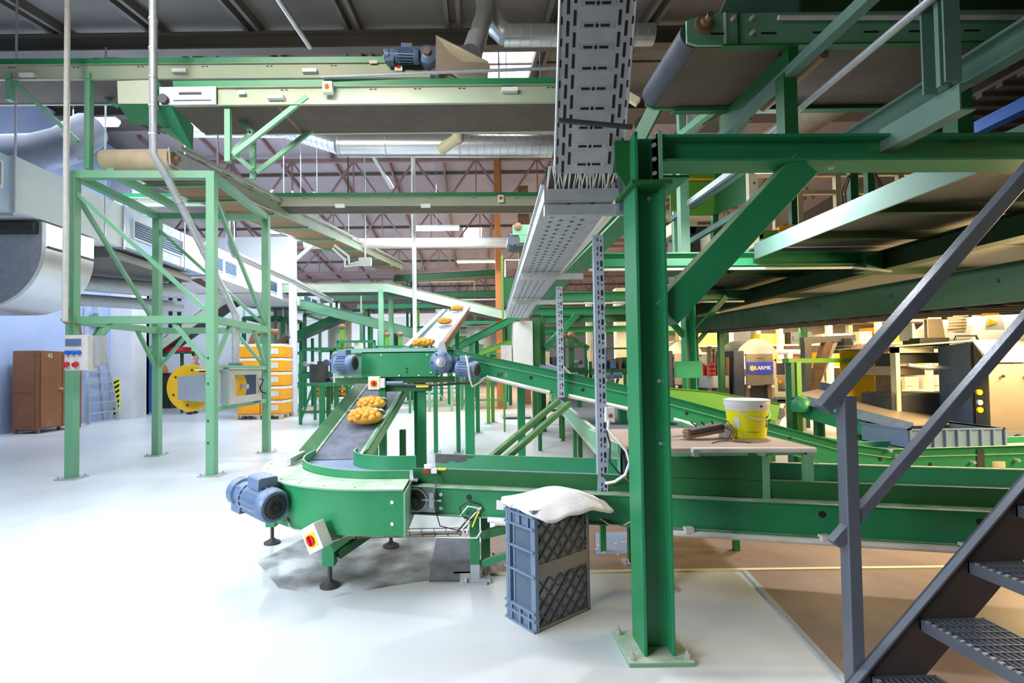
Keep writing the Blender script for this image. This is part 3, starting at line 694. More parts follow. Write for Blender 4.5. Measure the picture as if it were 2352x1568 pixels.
obj('cover_sheet', B().prism([h0, at(1122,143,6.5), at(1122,143,6.5)+V(0,.6,0), h0+V(0,.6,0)], (0,0,.012)), steel, t)
obj('elbow', B().tube([at(1088,120,6.8), at(1098,88,6.85), at(1104,60,6.9), at(1110,45,7.1), at(1114,20,7.2), at(1108,-40,7.3)], .13, 16), duct, t, True)
obj('ribbed_collar', B().tube([at(1084,120,6.75), at(1096,85,6.8)], .14, 16), galv, t, True)
def spiral(t, pts, r, m=duct, step=.16, n=20):
    obj('duct_tube', B().tube(pts, r, n), m, t, True)
    for i in range(len(pts)-1):
        L = (pts[i+1]-pts[i]).length; u = (pts[i+1]-pts[i])/L; rb = B()
        for k in range(int(L/step)):
            c = pts[i]+u*(k+.5)*step; rb.cyl(c-u*.008, c+u*.008, r*1.018, n)
        if rb.v: obj('seam_ring', rb, galv, t, kind='stuff')
t = thing('roof_duct', 'bright round duct with spiral seams joining the suction elbow under the roof', 'duct', at(1200, 85, 7.4))
spiral(t, [at(1158,82,7.4), at(1500,80,7.4)], .155); obj('elbow', B().tube([at(1118,-30,7.5), at(1125,20,7.45), at(1140,62,7.42), at(1162,82,7.4)], .155, 16), duct, t, True)
t = thing('large_spiral_duct', 'large bright spiral duct running level behind the overhead conveyors', 'duct', at(1000, 334, 10))
spiral(t, [at(440,299,11), at(666,299,10.6)], .155); spiral(t, [at(664,299,10.6), at(782,334,10)], .19); 
obj('smooth_section', B().tube([at(778,334,10), at(1055,334,10)], .228, 24), duct, t, True); spiral(t, [at(1050,335,10), at(1268,336,10)], .222)
obj('branch_pipe', B().tube([at(1010,345,9.9), at(1050,318,9.75), at(1049,262,9.7)], .12, 16), cream, t, True)
for px in (782, 888, 1055): q = at(px, 334, 10); obj('collar', B().cyl(q-V(.012,0,0), q+V(.012,0,0), .237, 24), galv, t)
for px in (888, 1165, 1243): q = at(px, 310, 10); obj('hanger_rod', B().bar(q, V(q.x,q.y,RZ(10)), .014, .014, up=(0,1,0)), galv, t)
for px, py in ((820,323),(832,323),(1148,325),(1160,325)): q = at(px, py, 9.78); obj('red_dot', B().cyl(q, q+V(0,.03,0), .012, 8), red, t)
t = thing('silver_roof_pipe', 'thin shiny pipe hanging under the roof and running away behind the top conveyor', 'pipe', at(670, 50, 8.5))
obj('pipe', B().tube([at(600,-70,7.2), at(640,0,7.8), at(712,108,9)], .05, 12), duct, t, True); obj('far_pipe', B().tube([at(812,280,12), at(900,430,15.5)], .07, 12), galv, t, True)

tD = ovh('overhead conveyor crossing the hall behind the spiral duct, level and pale', [at(262,462,10.4), at(1236,459,10.4)], .5, 0, 0, .07, .12, slots=.9)
tD['label'] = 'pale level conveyor crossing the hall below the large spiral duct'
for px in (782, 978): q = at(px, 472, 10.36); obj('roller_bracket', B().box(q.x-.1, 10.3, q.z-.05, q.x+.1, 10.36, q.z+.02), white, tD)
switch(tD, at(1150, 456, 10.3), 0, .12)
for px in (500, 800, 1150): q = at(px, 450, 10.6); obj('hanger_rod', B().bar(q, V(q.x,q.y,RZ(10.6)), .03, .03, up=(0,1,0)), beamd, tD)
t = thing('electric_box', 'small white electric box hanging on bent pipes under the tan conveyor', 'electric box', at(840, 602, 12))
q = at(839, 601, 12); obj('housing', B().cbox(q, .3, .15, .19), white, t, bevel=.01)
obj('conduit', B().tube([q+V(-.1,0,.0), at(802,605,12), at(800,588,12), at(768,563,12)], .03, 8), white, t); obj('conduit', B().tube([q+V(-.1,0.05,-.05), at(792,612,12), at(792,596,12), at(764,570,12)], .03, 8), white, t)
obj('hanger', B().bar(q, q+V(0,0,RZ(12)-q.z), .03, .03, up=(0,1,0)), galv, t)

# hump conveyor and further ones
def hconv(name, label, pix, Y, wd, a, b, mp, mb=beltm, mu=None, slots=0, legs=(), Ye=None, guard=0, cat='conveyor'):
    n = len(pix); pts = [at(p[0], p[1], Y if Ye is None else Y+(Ye-Y)*i/(n-1)) for i, p in enumerate(pix)]
    t = thing(name, label, cat, pts[0]); s = conv(t, pts, wd, a, b, .035, mp, mb, mu, 1 if pts[-1].x > pts[0].x else -1, slots, guard)
    for px, py, sz in legs:
        q = at(px, py, Y+.05); leg(t, q.x, Y+.05, 0, q.z, sz, mp if mp is not greenf else greenl)
        leg(t, q.x+sz*1.4, Y+wd-.05, 0, q.z, sz, mp if mp is not greenf else greenl)
    return t
hconv('hump_conveyor', 'pale green hump shaped conveyor rising, level, then sloping down to the right', [(345,805),(505,690),(562,659),(890,656),(1176,723)], 16.8, .8, .11, .21, greenf, slots=1.1, legs=((875,664,.16),))
hconv('sloping_conveyor', 'light green conveyor sloping gently down behind the hump conveyor', [(560,690),(700,697),(960,765),(1110,800)], 18.6, .6, .14, .22, greenl, legs=((612,700,.1),))
hconv('sloping_conveyor', 'short green conveyor rising to the right beneath the sloping conveyor', [(660,775),(800,712)], 19.4, .6, .08, .24, green, legs=((700,775,.1),))
hconv('far_conveyor', 'dark green level conveyor just visible under the hump conveyor deck', [(722,686),(1160,672)], 21.0, .5, .12, .12, greend, legs=((760,690,.1),))
hconv('far_conveyor', 'olive green conveyor under the far warm lamp', [(905,640),(1150,625)], 22.5, .5, .14, .14, greend, mu=belty, legs=((935,645,.1),(1140,632,.1)))
hconv('far_conveyor', 'green conveyor behind the pole, lowest of the far level ones', [(820,703),(1060,700)], 20.5, .5, .10, .10, green, legs=((835,708,.1),))
hconv('far_conveyor', 'green conveyor pair rising from the motor conveyor toward the cable tray', [(1040,798),(1190,722)], 10.5, .4, .04, .10, green, legs=((1082,782,.09),))
hconv('far_conveyor', 'yellow green conveyor rising just below the green pair', [(1060,822),(1180,780)], 12.5, .4, .04, .10, greeny, legs=((1120,812,.09),))
# small upper conveyor head beside the tray
t = thing('conveyor_head', 'green conveyor end with black roller left of the cable tray', 'conveyor', at(1210, 540, 9.5))
a = at(1178, 530, 9.5); obj('side_panel', B().box(a.x, 9.5, a.z-.08, a.x+1.1, 9.53, a.z+.12), greenl, t); obj('side_panel', B().box(a.x, 10.1, a.z-.08, a.x+1.1, 10.13, a.z+.12), greenl, t)
obj('belt', B().cyl(a+V(.02,.03,-.16), a+V(.02,.6,-.16), .12, 16).box(a.x+.02, 9.53, a.z-.28, a.x+1.1, 10.1, a.z-.26), beltm, t)
obj('bearing', B().lathe(a+V(.1,0,.08), (0,-1,0), [(.07,0),(.07,.04),(.03,.06)], 12), copper, t, True)
obj('support_post', B().box(a.x+.9, 9.8, 0, a.x+1.0, 9.9, a.z-.3), greend, t)
t = thing('green_cabin', 'dark green panelled box on the mezzanine left of the cable tray', 'panel box', at(1180, 640, 11))
a, b_ = at(1157, 696, 11), at(1210, 637, 11)
obj('panel', B().box(a.x, 11, a.z, a.x+.75, 11.5, b_.z), greend, t); obj('frame_post', B().box(a.x-.04, 10.97, 0, a.x, 11.05, b_.z+.5), greeny, t)
obj('guard_rail', B().tube([at(1160,636,11), at(1160,597,11), at(1202,597,11), at(1202,636,11)], .02, 6), white, t)

# ------------------------------------------------------------------ curved belt conveyor in front
C0 = V(-.6, 4.03, 0)
def sta(a0, a1, n, tail0=None, tail1=None):
    st = []
    if tail0 is not None: st.append((V(tail0, C0.y, 0), V(0,-1,0)))
    for k in range(n+1):
        a = math.radians(a0+(a1-a0)*k/n); st.append((C0, V(math.cos(a), math.sin(a), 0)))
    if tail1 is not None: st.append((V(C0.x, tail1, 0), V(-1,0,0)))
    return st
def sweepst(st, poly):
    b = B(); n = len(poly)
    for o, d in st:
        for (r, z) in poly: b.v.append(o+d*r+V(0,0,z))
    for i in range(len(st)-1):
        for j in range(n):
            a = i*n+j; c = i*n+(j+1) % n; b.f.append((a, c, c+n, a+n))
    b.f.append(tuple(range(n-1,-1,-1))); b.f.append(tuple(range((len(st)-1)*n, len(st)*n))); return b
t = thing('curve_conveyor', 'green quarter turn belt conveyor with curved skirt in the middle of the floor', 'conveyor', (-1.0, 3.5, 0))
S = sta(270, 180, 28, -.43, 4.2)
skirt = obj('curved_skirt', sweepst(S, [(1.02,.40),(1.03,.40),(1.03,.675),(1.02,.675)]), green, t, True)
obj('top_flange', sweepst(S, [(.76,.672),(1.045,.672),(1.045,.682),(.76,.682)]), greenf if False else greenl, t)
obj('outer_guide', sweepst(S, [(.742,.62),(.754,.62),(.754,.735),(.742,.735)]), green, t, True)
obj('curved_belt', sweepst(S, [(.375,.65),(.742,.65),(.742,.662),(.375,.662)]), beltw, t, True)
obj('inner_guide', sweepst(sta(270, 172, 24, -.43), [(.360,.58),(.372,.58),(.372,.765),(.360,.765)]), green, t, True)
obj('under_pan', sweepst(S, [(.38,.41),(1.01,.41),(1.01,.42),(.38,.42)]), greend, t)
obj('end_plate', B().box(-.43, 2.99, .395, -.42, 3.67, .66), greenl, t)
for z in (.47, .60): obj('bolt', B().lathe((-.50, 3.0, z), (0,-1,0), [(.012,0),(.009,.006)], 10), white, t)
for k in range(7):
    a = math.radians(262-k*12); obj('bolt', B().bolt(C0+V(math.cos(a)*1.0, math.sin(a)*1.0, .682), (0,0,1), .008, .006), galv, t)
obj('sill_plate', B().box(-.47, 3.30, .655, -.38, 3.66, .664), galv, t)
for x, y in ((-.95,3.24),(-1.66,4.06),(-.67,3.95)): leg(t, x, y, 0, .42, .08, green, 'pad')
obj('cross_member', B().bar((-1.62,4.0,.38), (-.67,3.95,.38), .06, .06), greend, t)
obj('gusset', B().prism([(-.98,3.10,.41),(-.70,3.10,.41),(-.80,3.10,.33),(-.88,3.10,.27)], (0,.2,0)), green, t)
obj('knee_brace', B().bar((-.9,3.25,.2), (-.5,3.6,.4), .05, .05), greend, t)
obj('belt_wiper', B().bar(at(663,1060,3.75), at(698,1042,4.05), .03, .05), galv, t)
mc = at(631, 1163, 3.1)
motor(t, mc, (-.80,.60,.10), .105, .26, 1)
sw = switch(t, V(0,0,0), 0, .1, 'main_switch')
# main switch sits tilted on a bracket in front
t2 = sw; bpy.data.objects.remove(bpy.data.objects['knob'] if 'knob' in bpy.data.objects and False else bpy.data.objects.new('x', None))
for o in [sw]+list(sw.children):
    m = Matrix.Rotation(math.radians(-32), 4, 'Y') @ Matrix.Rotation(math.radians(-28), 4, 'Z') @ Matrix.Rotation(math.radians(-12), 4, 'X') @ Matrix.Scale(1.35, 4)
    q = at(727, 1232, 2.98)
    base = WL[t.name]
    for v in o.data.vertices: v.co = (m @ (v.co+base)) + q - base
for k in range(14):
    a = math.radians(270+0) if False else 0
def basket(t, p, q, wd=.07):
    p, q = Vector(p), Vector(q); d = (q-p).normalized(); s = d.cross(V(0,0,1)).normalized(); b = B()
    for o, z in ((-wd/2,.03),(wd/2,.03),(-wd/2,0),(0,0),(wd/2,0)): b.bar(p+s*o+V(0,0,z), q+s*o+V(0,0,z), .004, .004)
    n = int((q-p).length/.08)
    for k in range(n+1):
        c = p.lerp(q, k/n); b.bar(c-s*wd/2, c+s*wd/2, .004, .004)
        for o in (-1, 1): b.bar(c+s*wd/2*o, c+s*wd/2*o+V(0,0,.03), .004, .004, up=(0,1,0))
    return obj('wire_basket', b, copper, t)
basket(t, at(760,1232,3.06), at(1082,1226,3.3)); basket(t, at(668,1188,3.3), at(735,1222,3.1))
obj('cable_run', B().tube([at(745,1250,3.05), at(800,1228,3.08), at(900,1232,3.2), at(1075,1222,3.3)], .008, 6), cableg, t)
obj('motor_cable', B().tube([at(658,1190,3.2), at(668,1212,3.15), at(690,1224,3.1), at(712,1226,3.02)], .006, 6), cableg, t)

# belt that brings the sacks down into the curve
t = thing('feed_conveyor', 'dark belt conveyor rising away from the curve and passing under the motor box', 'conveyor', (-1.15, 5.6, .66))
pts = [V(-.975,4.10,.668), V(-.75,7.4,1.62)]; pn = [V(-1.345,4.10,.668), V(-1.23,7.4,1.62)]
b = B().prism([pn[0], pts[0], pts[1], pn[1]], (0,0,-.012)); obj('belt', b, beltm, t)
b = B().prism([p+V(0,0,-.10) for p in (pn[0], pts[0], pts[1], pn[1])], (0,0,-.012)); obj('belt_return', b, beltb, t)
for (p, q), o in ((pn, -1), (pts, 1)):
    obj('side_panel', B().prof([p, q], [(0,-.12),(.012*o,-.12),(.012*o,0),(.03*o,.0),(.10*o,.085),(.094*o,.09),(.022*o,.008),(0,.008)], side=(1,0,0)), green, t)
    obj('lower_beam', B().prof([p, q], [(.0,-.13),(.04*o,-.13),(.04*o,-.03),(.0,-.03)], side=(1,0,0)), greenl, t)
obj('tail_roller', B().cyl(pn[0]+V(.01,-.02,-.05), pts[0]+V(-.01,-.02,-.05), .04, 14), dark, t, True)
obj('dark_patch', B().prism([pn[0].lerp(pn[1],.52)+V(.02,0,.002), pts[0].lerp(pts[1],.52)+V(-.02,0,.002), pts[0].lerp(pts[1],.60)+V(-.02,0,.002), pn[0].lerp(pn[1],.60)+V(.02,0,.002)], (0,0,.002)), black, t)
leg(t, -.70, 6.4, 0, 1.2, .07, greend); leg(t, -1.28, 6.4, 0, 1.2, .07, greend); leg(t, -.72, 5.0, 0, .8, .06, greend); leg(t, -1.33, 5.0, 0, .8, .06, greend)

def sack(c, L, wd, h, label, rz=0, grp=None, n=34, opn=True):
    c = Vector(c); t = thing('net_sack', label, 'sack', c, grp); b = B(); rnd = random.Random(int(abs(c.x*1000)+abs(c.y*77)))
    for k in range(n):
        a = k*2.39996; r_ = math.sqrt((k+.4)/n)
        x, y = math.cos(a)*r_*L*.42, math.sin(a)*r_*wd*.42; z = h*.26+h*.58*math.sqrt(max(0, 1-r_*r_))
        s_ = .030*(L/.36)*(.85+.35*rnd.random()); b.sph((x,y,z), s_*1.15, s_, s_*.95, 10, 7)
    R_ = Matrix.Rotation(rz, 3, 'Z'); b.v = [R_ @ v + c for v in b.v]
    obj('potatoes', b, potato, t, True, kind='stuff')
    nb = B().sph((0,0,h*.36), L*.44, wd*.43, h*.36, 18, 9, .06); nb.v = [R_ @ v + c for v in nb.v]
    for v in nb.v:
        if v.z < c.z+.004: v.z = c.z+.004
    o = obj('net', nb, potato, t, True)
    fb = B()
    for k in range(13):
        x = -L*.46+L*.92*k/12; w1 = wd*.36+.012*math.sin(k*2.1)
        for y, z in ((w1-wd*.30, h*1.02-abs(x)/L*h*.5), (w1+wd*.0, h*.98-abs(x)/L*h*.4+.008*math.sin(k*3)), (w1+wd*.28, h*.45+.01*math.sin(k*1.7))): fb.v.append(R_ @ V(x,y,z) + c)
    for k in range(12):
        for j in range(2): a = k*3+j; fb.f.append((a, a+1, a+4, a+3))
    o = obj('film_band', fb, film, t, True); md = o.modifiers.new('s', 'SOLIDIFY'); md.thickness = .003
    return t
def onb(y): return .668+.2885*(y-4.1)
sack((-1.05, 4.78, onb(4.78)+.012), .37, .26, .17, 'orange net sack of potatoes nearest on the dark belt behind the curve', grp=None)
sack((-1.07, 5.16, onb(5.16)+.012), .33, .22, .15, 'second orange potato sack on the dark belt, lying behind the nearest one')
# motor box conveyor and the long sloping green conveyor
t = thing('motor_conveyor', 'green box shaped conveyor head with two blue motors above the dark belt', 'conveyor', (-.9, 5.5, 0))
xa, xb = at(762,0,5.3).x, at(992,0,5.3).x
fp = obj('front_panel', B().box(at(825,0,5.3).x, 5.28, 1.325, xb, 5.30, 1.60), green, t, bevel=.004)
obj('top_plate', B().box(xa, 5.28, 1.585, xb, 5.8, 1.60), greenl, t)
obj('motor_panel', B().box(xa, 5.30, 1.34, at(825,0,5.3).x, 5.32, 1.58), greenl, t)
obj('back_panel', B().box(xa, 5.8, 1.33, xb, 5.82, 1.66), greenl, t)
obj('belt', B().box(xa, 5.32, 1.60, xb, 5.8, 1.612), beltw, t)
obj('bottom_beam', B().box(xa, 5.34, 1.26, xb+.2, 5.42, 1.325), greend, t)
for px, py in ((876,815),(981,815),(990,855),(917,862),(962,862),(934,846),(934,854)): obj('bolt', B().bolt(at(px,py,5.28), (0,-1,0), .009, .01), white if py != 846 and py != 854 else black, t)
mo = motor(t, at(814,834,5.05), (-1,.25,0), .088, .20, 0)
obj('gearbox', B().cbox(at(778,835,5.2), .12, .14, .2).lathe(at(782,835,5.15), (0,-1,0), [(.06,0),(.06,.04),(.02,.05)], 12), blued, mo)
g = at(1013, 832, 5.1)
ge = obj('gearbox', B().lathe(g+V(0,.12,0), (0,-1,0), [(.105,0),(.12,.03),(.12,.11),(.1,.13),(.06,.15)], 20).prof([g+V(0,.12,0), g+V(.16,.12,-.03)], [(-.06,-.08),(.06,-.08),(.06,.08),(-.06,.08)], side=(0,1,0)), blued, t, True)
obj('hub', B().lathe(g+V(0,-.03,0), (0,-1,0), [(.055,0),(.05,.015),(.018,.02),(.018,.03)], 16), alu, ge, True)
for k in range(6): a = k*math.pi/3; obj('bolt', B().bolt(g+V(math.cos(a)*.095,-.012,math.sin(a)*.095), (0,-1,0), .009, .012), dark, ge)
obj('lug_plate', B().prism([g+V(-.05,.1,.1), g+V(.06,.1,.1), g+V(.03,.1,.22), g+V(-.02,.1,.22)], (0,.01,0)), galv, t)
mo = motor(t, at(1095, 850, 5.05), (-.88,.45,.10), .085, .22, 0)
obj('white_cable', B().tube([at(1070,816,4.98), at(1075,840,4.95), at(1079,870,4.97), at(1085,888,5.0), at(1098,880,5.1), at(1112,868,5.2), at(1124,866,5.22)], .010, 8), cableg, t)
legs_ = [(-.975, 5.3, .075), (-.66, 5.75, .06), (-.57, 5.45, .09), (-.04, 5.3, .10)]
for x, y, s in legs_: leg(t, x, y, 0, 1.30, s, green)
obj('cross_beam', B().box(-.95, 5.33, 1.17, -.45, 5.38, 1.25), greend, t)
obj('cable_bar', B().tube([at(905,886,5.25), at(1000,884,5.25), at(1090,878,5.25)], .014, 6), dark, t)
switch(t, at(860, 879, 5.2), 0, .12, 'emergency_switch'); obj('switch_box', B().cbox(at(877,879,5.2), .07, .06, .1), whitep, t)
obj('cylinder', B().tube([at(888,880,5.2), at(926,880,5.2)], .022, 10), blued, t, True); obj('yellow_tag', B().cbox(at(970,887,5.2), .13, .02, .02), yelp, t)
basket(t, at(960,884,5.35), at(1085,880,5.35))

t = thing('long_sloping_conveyor', 'long green conveyor sloping down to the right behind the big post, then levelling', 'conveyor', (2.0, 5.0, 0))
def Yg(X): return 5.3-.13*X
def G_(px, py):
    X = 0
    for _ in range(12): X = at(px, py, Yg(X)).x
    return at(px, py, Yg(X))
gp = [G_(1002,806+12), G_(1040,800+14), G_(1457,888+14), G_(1932,1016+14), G_(2039,1031+14), G_(2352,1022+14), G_(2500,1017+14)]
gp = [V(p.x, p.y, p.z) for p in gp]
conv(t, gp, .45, .06, .19, .03, green, beltw, beltb, 1, 0)
d = (gp[3]-gp[2]).normalized(); nrm = V(-.13,-1,0).normalized()
for i in (1, 2, 3, 4):
    obj('panel_ridge', B().prof([gp[i]+nrm*.004+V(0,0,-.02), gp[i+1]+nrm*.004+V(0,0,-.02)], [(-.004,-.004),(.012,-.004),(.012,.004),(-.004,.004)], side=nrm), greenl, t)
for px, py in ((1220,867),(1339,895),(1460,922),(1577,949),(1814,1004),(2020,1054),(2135,1066)):
    q = G_(px, py)+nrm*.002; obj('hole', B().cyl(q, q+nrm*.006, .018, 14), black, t)
for px, py in ((2039,1033),(2055,1046),(2078,1048),(2229,1060),(2330,1055)): q = G_(px, py)+nrm*.03; obj('bolt', B().cyl(q-nrm*.03, q+nrm*.02, .014, 10), galv, t)
lp = label_plate(t, G_(1153,861)+nrm*.003, nrm, .11, .055); label_plate(t, G_(2293,1066)+nrm*.003, nrm, .11, .06, cream)
obj('joint_bracket', B().prof([G_(2250,1056)+nrm*.006+V(0,0,.1), G_(2250,1056)+nrm*.006+V(0,0,-.12)], [(-.004,-.03),(.01,-.03),(.01,.03),(-.004,.03)], side=nrm), dark, t)
for a, b_ in (((1118,866),(1262,901)), ((1305,908),(1462,943)), ((1544,962),(1592,975))):
    obj('lower_pipe', B().tube([G_(*a)+nrm*.05, G_(*b_)+nrm*.05], .022, 10), whitep, t, True)
p_ = [gp[2].lerp(gp[3], f) for f in (.0, .55)]
for q in (gp[1].lerp(gp[2], .40), gp[1].lerp(gp[2], .98), gp[3].lerp(gp[4], .8), gp[5]): leg(t, q.x, q.y+.3, 0, q.z-.2, .08, green)
bz = gp[1].lerp(gp[2], .53)
# pair of slanted braces below it
for a, b_ in (((1283,920),(1100,1074)), ((1308,926),(1134,1076))):
    obj('slanted_brace', B().bar(at(*a, 5.0), at(*b_, 4.2), .045, .05), greend, t)

# ------------------------------------------------------------------ low horizontal conveyor
t = thing('low_conveyor', 'low green conveyor running right from the curve behind the crate and big post', 'conveyor', (1.2, 3.1, 0))
P0, P1 = gr(938, 1112, .63), gr(2292, 1171, .63)
d = (P1-P0).normalized(); d_low = d; P2 = P0+d*4.2; sd = V(-d.y, d.x, 0); nr = -sd
W_ = .46
def L(u, s=0, z=.63): q = P0+d*u+sd*s; return V(q.x, q.y, z)
LE = 4.2
obj('side_frame', B().prof([L(.03), L(LE)], [(0,-.19),(-.03,-.19),(-.03,-.184),(-.004,-.184),(-.004,-.006),(-.05,-.006),(-.05,0),(.05,0),(.05,-.006),(0,-.006)], side=sd), green, t)
obj('side_frame', B().prof([L(.03,W_), L(LE,W_)], [(0,-.19),(.03,-.19),(.03,0),(0,0)], side=sd), green, t)
obj('near_guard', B().prof([L(.02,.05), L(LE,.05)], [(0,0),(.006,0),(-.010,.105),(-.02,.105),(-.02,.10)], side=sd), greend, t)
obj('far_guard', B().prof([L(.05,W_-.02), L(LE,W_-.02)], [(0,.02),(.006,.02),(.02,.13),(.01,.13)], side=sd), green, t)
obj('guard_rim', B().prof([L(1.35,W_), L(LE,W_)], [(-.01,.13),(.01,.13),(.01,.136),(-.01,.136)], side=sd), cream, t)
obj('belt', B().prof([L(.0,.055), L(LE,.055)], [(0,.018),(W_-.08,.018),(W_-.08,.03),(0,.03)], side=sd), beltw, t)
obj('belt_return', B().prof([L(.0,.02), L(LE,.02)], [(0,-.15),(W_-.06,-.15),(W_-.06,-.14),(0,-.14)], side=sd), beltb, t)
obj('end_roller', B().cyl(L(0,.03,.56), L(0,W_-.03,.56), .045, 16), dark, t, True)
for u in (.42, 1.02, 1.62, 2.45, 3.18): q = L(u, 0, .565)+nr*.005; obj('hole', B().cyl(q, q+nr*.004, .018, 16), black, t)
for u in (.23,): 
    for z in (.485, .575): q = L(u, 0, z)+nr*.004; obj('bolt', B().lathe(q, nr, [(.014,0),(.012,.008)], 12), white, t)
label_plate(t, L(.66,0,.525)+nr*.004, nr, .115, .06)
ep = obj('take_up_plate', B().prof([L(.02,0,.53)+nr*.012, L(.2,0,.53)+nr*.012], [(-.004,-.075),(.004,-.075),(.004,.085),(-.004,.085)], side=sd), galv, t)
q = L(.06,0,.535)+nr*.016; obj('bearing', B().lathe(q, nr, [(.075,0),(.07,.012),(.05,.02),(.03,.022),(.028,.045),(.01,.05)], 24), dark, ep, True)
obj('bearing_ring', B().lathe(q+nr*.002, nr, [(.085,0),(.082,.01)], 24), alu, ep, True)
obj('screw_rod', B().tube([L(.08,0,.54)+nr*.03, L(.24,0,.54)+nr*.03], .007, 8).cbox(L(.17,0,.54)+nr*.02, .03, .03, .1), alu, ep)
for u, z in ((.06, .45),): pass
for u0, u1 in ((.60, .80), (1.55, LE)): obj('lower_pipe', B().tube([L(u0,0,.42)+nr*.03, L(u1,0,.42)+nr*.03], .018, 10), whitep, t, True)
obj('lower_pipe', B().tube([L(.55,0,.435)+nr*.03, L(1.1,0,.43)+nr*.03], .018, 10), white, t, True)
for u in (1.75, 2.45, 3.1): q = L(u,0,.445)+nr*.03; obj('pipe_clip', B().cbox(q, .05, .04, .03), whitep, t)
for u, s in ((.44,.06), (.44,W_-.06), (1.62,.2), (4.1,.2)):
    q = L(u, s); l = leg(t, q.x, q.y, 0, .45, .065, green if s < .1 else greend, 'plate')
q = L(.44,.06)
obj('foot_slide', B().box(q.x-.10, q.y-.05, .0, q.x+.10, q.y+.05, .03).box(q.x-.03, q.y-.04, .03, q.x+.03, q.y+.04, .12), galv, t)
obj('slanted_brace', B().bar(q+V(.04,0,-.63+.30), L(1.05,.1,.46), .05, .05), greend, t); obj('slanted_brace', B().bar(q+V(.04,0,-.63+.11), L(.9,.1,.27), .04, .04), green, t)
q = L(.14, 0, .735)
sen = obj('sensor', B().cbox(q+V(0,0,.02), .05, .03, .025).cbox(q+V(.04,0,-.01), .04, .03, .03), white, t); obj('sensor_head', B().cbox(q+V(-.01,-.015,-.01), .04, .02, .018), red, sen); obj('sensor_plug', B().tube([q+V(.065,0,.0), q+V(.12,0,.0)], .009, 8), yelp, sen)
obj('sensor_cable', B().tube([q+V(.06,0,0), q+V(.055,-.05,-.1), q+V(.05,-.06,-.25), q+V(.08,-.05,-.36), q+V(.22,-.04,-.40), q+V(.3,-.02,-.33)], .004, 6), dark, t)
for k, pp in enumerate(([(1105,1168),(1075,1162),(1058,1182),(1078,1205),(1072,1225)], [(1110,1170),(1088,1175),(1068,1200),(1050,1222)], [(1105,1165),(1080,1190),(1062,1215),(1068,1235),(1095,1235),(1106,1218)], [(1102,1172),(1095,1185),(1085,1210)], [(1104,1160),(1078,1150),(1056,1165),(1060,1185),(1085,1195)])):
    obj('loose_cable', B().tube([at(x, y, 3.2) for x, y in pp], .006, 6), (white, dark, white, yelp, dark)[k], t)
obj('white_edge_plate', B().box(L(.03,W_).x-.01, L(.03,W_).y-.02, .6, L(.03,W_).x, L(.03,W_).y+.02, .80), white, t)
obj('worn_patch', B().prism([L(u_, W_-.026+(z_-.65)*.13, z_) for u_, z_ in ((.05,.70),(.12,.695),(.17,.715),(.23,.705),(.30,.72),(.26,.73),(.33,.74),(.35,.752),(.2,.758),(.05,.76))], nr*.004), dark, t)
tag(obj('onion_peels', (lambda b: [b.sph(gr(1400+random.random()*120-40, 1208+random.random()*70, .01), .012, .008, .004, 6, 4) for _ in range(16)] and b)(B()), cream), 'few onion peels scattered on the brown floor right of the crate', 'peels')
bpy.data.objects['onion_peels']['kind'] = 'stuff'
tag(obj('catch_tray', B().prism([gr(1002,1238), gr(1082,1240), gr(1080,1336), gr(985,1336)], (0,0,.012)), beltm), 'dark sheet metal catch tray lying on the floor left of the crate', 'tray')
tag(obj('catch_sheet', B().prism([gr(1368,1225), gr(1470,1222), gr(1470,1272), gr(1368,1275)], (0,0,.008)), beltw), 'grey sheet lying on the floor between the crate and big post', 'tray')

# receding belt under the sloping conveyor
t = thing('receding_conveyor', 'grey belt conveyor with pale green side running back behind the perforated strut', 'conveyor', (1.5, 7, 0))
p0, p1 = gr(1425, 1045, .80), at(1262, 900, 12.0)
conv(t, [p0, p1], .9, .05, .15, .04, greenl, beltm, beltb, -1, 0)
for f in (.02, .2, .45, .7): q = p0.lerp(p1, f); leg(t, q.x+.1, q.y, 0, q.z-.12, .05, greend)
obj('cross_brace', B().bar(V(p0.x-.02, 4.6, .35), V(p0.x+.4, 4.2, .35), .04, .04), greend, t)

# work table over the low conveyor
t = thing('side_table', 'brown dusty table board with green legs over the low conveyor', 'table', (1.5, 3.3, 0))
ZT = .92
obj('table_board', B().prism([(.93,3.0,ZT-.02),(1.15,2.90,ZT-.02),(1.985,2.87,ZT-.02),(2.02,3.85,ZT-.02),(.93,3.85,ZT-.02)], (0,0,.02)), board, t, bevel=.003)
obj('edge_sheet', B().prism([(.90,3.1,ZT-.06),(.92,3.1,ZT-.06),(.92,3.9,ZT-.06),(.90,3.9,ZT-.06)], (0,0,.06)), greenl, t)
obj('front_edge', B().box(1.15, 2.885, ZT-.045, 1.98, 2.90, ZT-.02), greenl, t)
obj('front_pipe', B().tube([(1.26,2.86,ZT-.005), (1.96,2.84,ZT-.01)], .016, 10), whitep, t, True)
for x in (1.28, 1.66, 1.94): obj('pipe_clip', B().cbox((x, 2.86, ZT-.02), .03, .04, .04), galv, t)
fu0, fu1 = (1.12-P0.x)/d_low.x, (1.675-P0.x)/d_low.x
obj('front_panel', B().prism([L(fu0,.03,.635), L(fu1,.03,.635), L(fu1,.03,ZT-.03), L(fu0,.03,ZT-.03)], (0,.01,0)), greend, t)
for x, xb_ in ((1.69, 1.70), (1.945, 1.955)):
    l = obj('leg', B().box(x-.02, 2.86, .60, x+.018, 2.91, ZT-.03), greenl, t); obj('bolt', B().bolt((x, 2.845, .60), (0,-1,0), .01, .008), white, l)
obj('rear_leg', B().box(1.96, 3.75, 0, 2.0, 3.79, ZT-.02), green, t); obj('rear_leg', B().box(.95, 3.75, 0, .99, 3.79, ZT-.02), green, t)
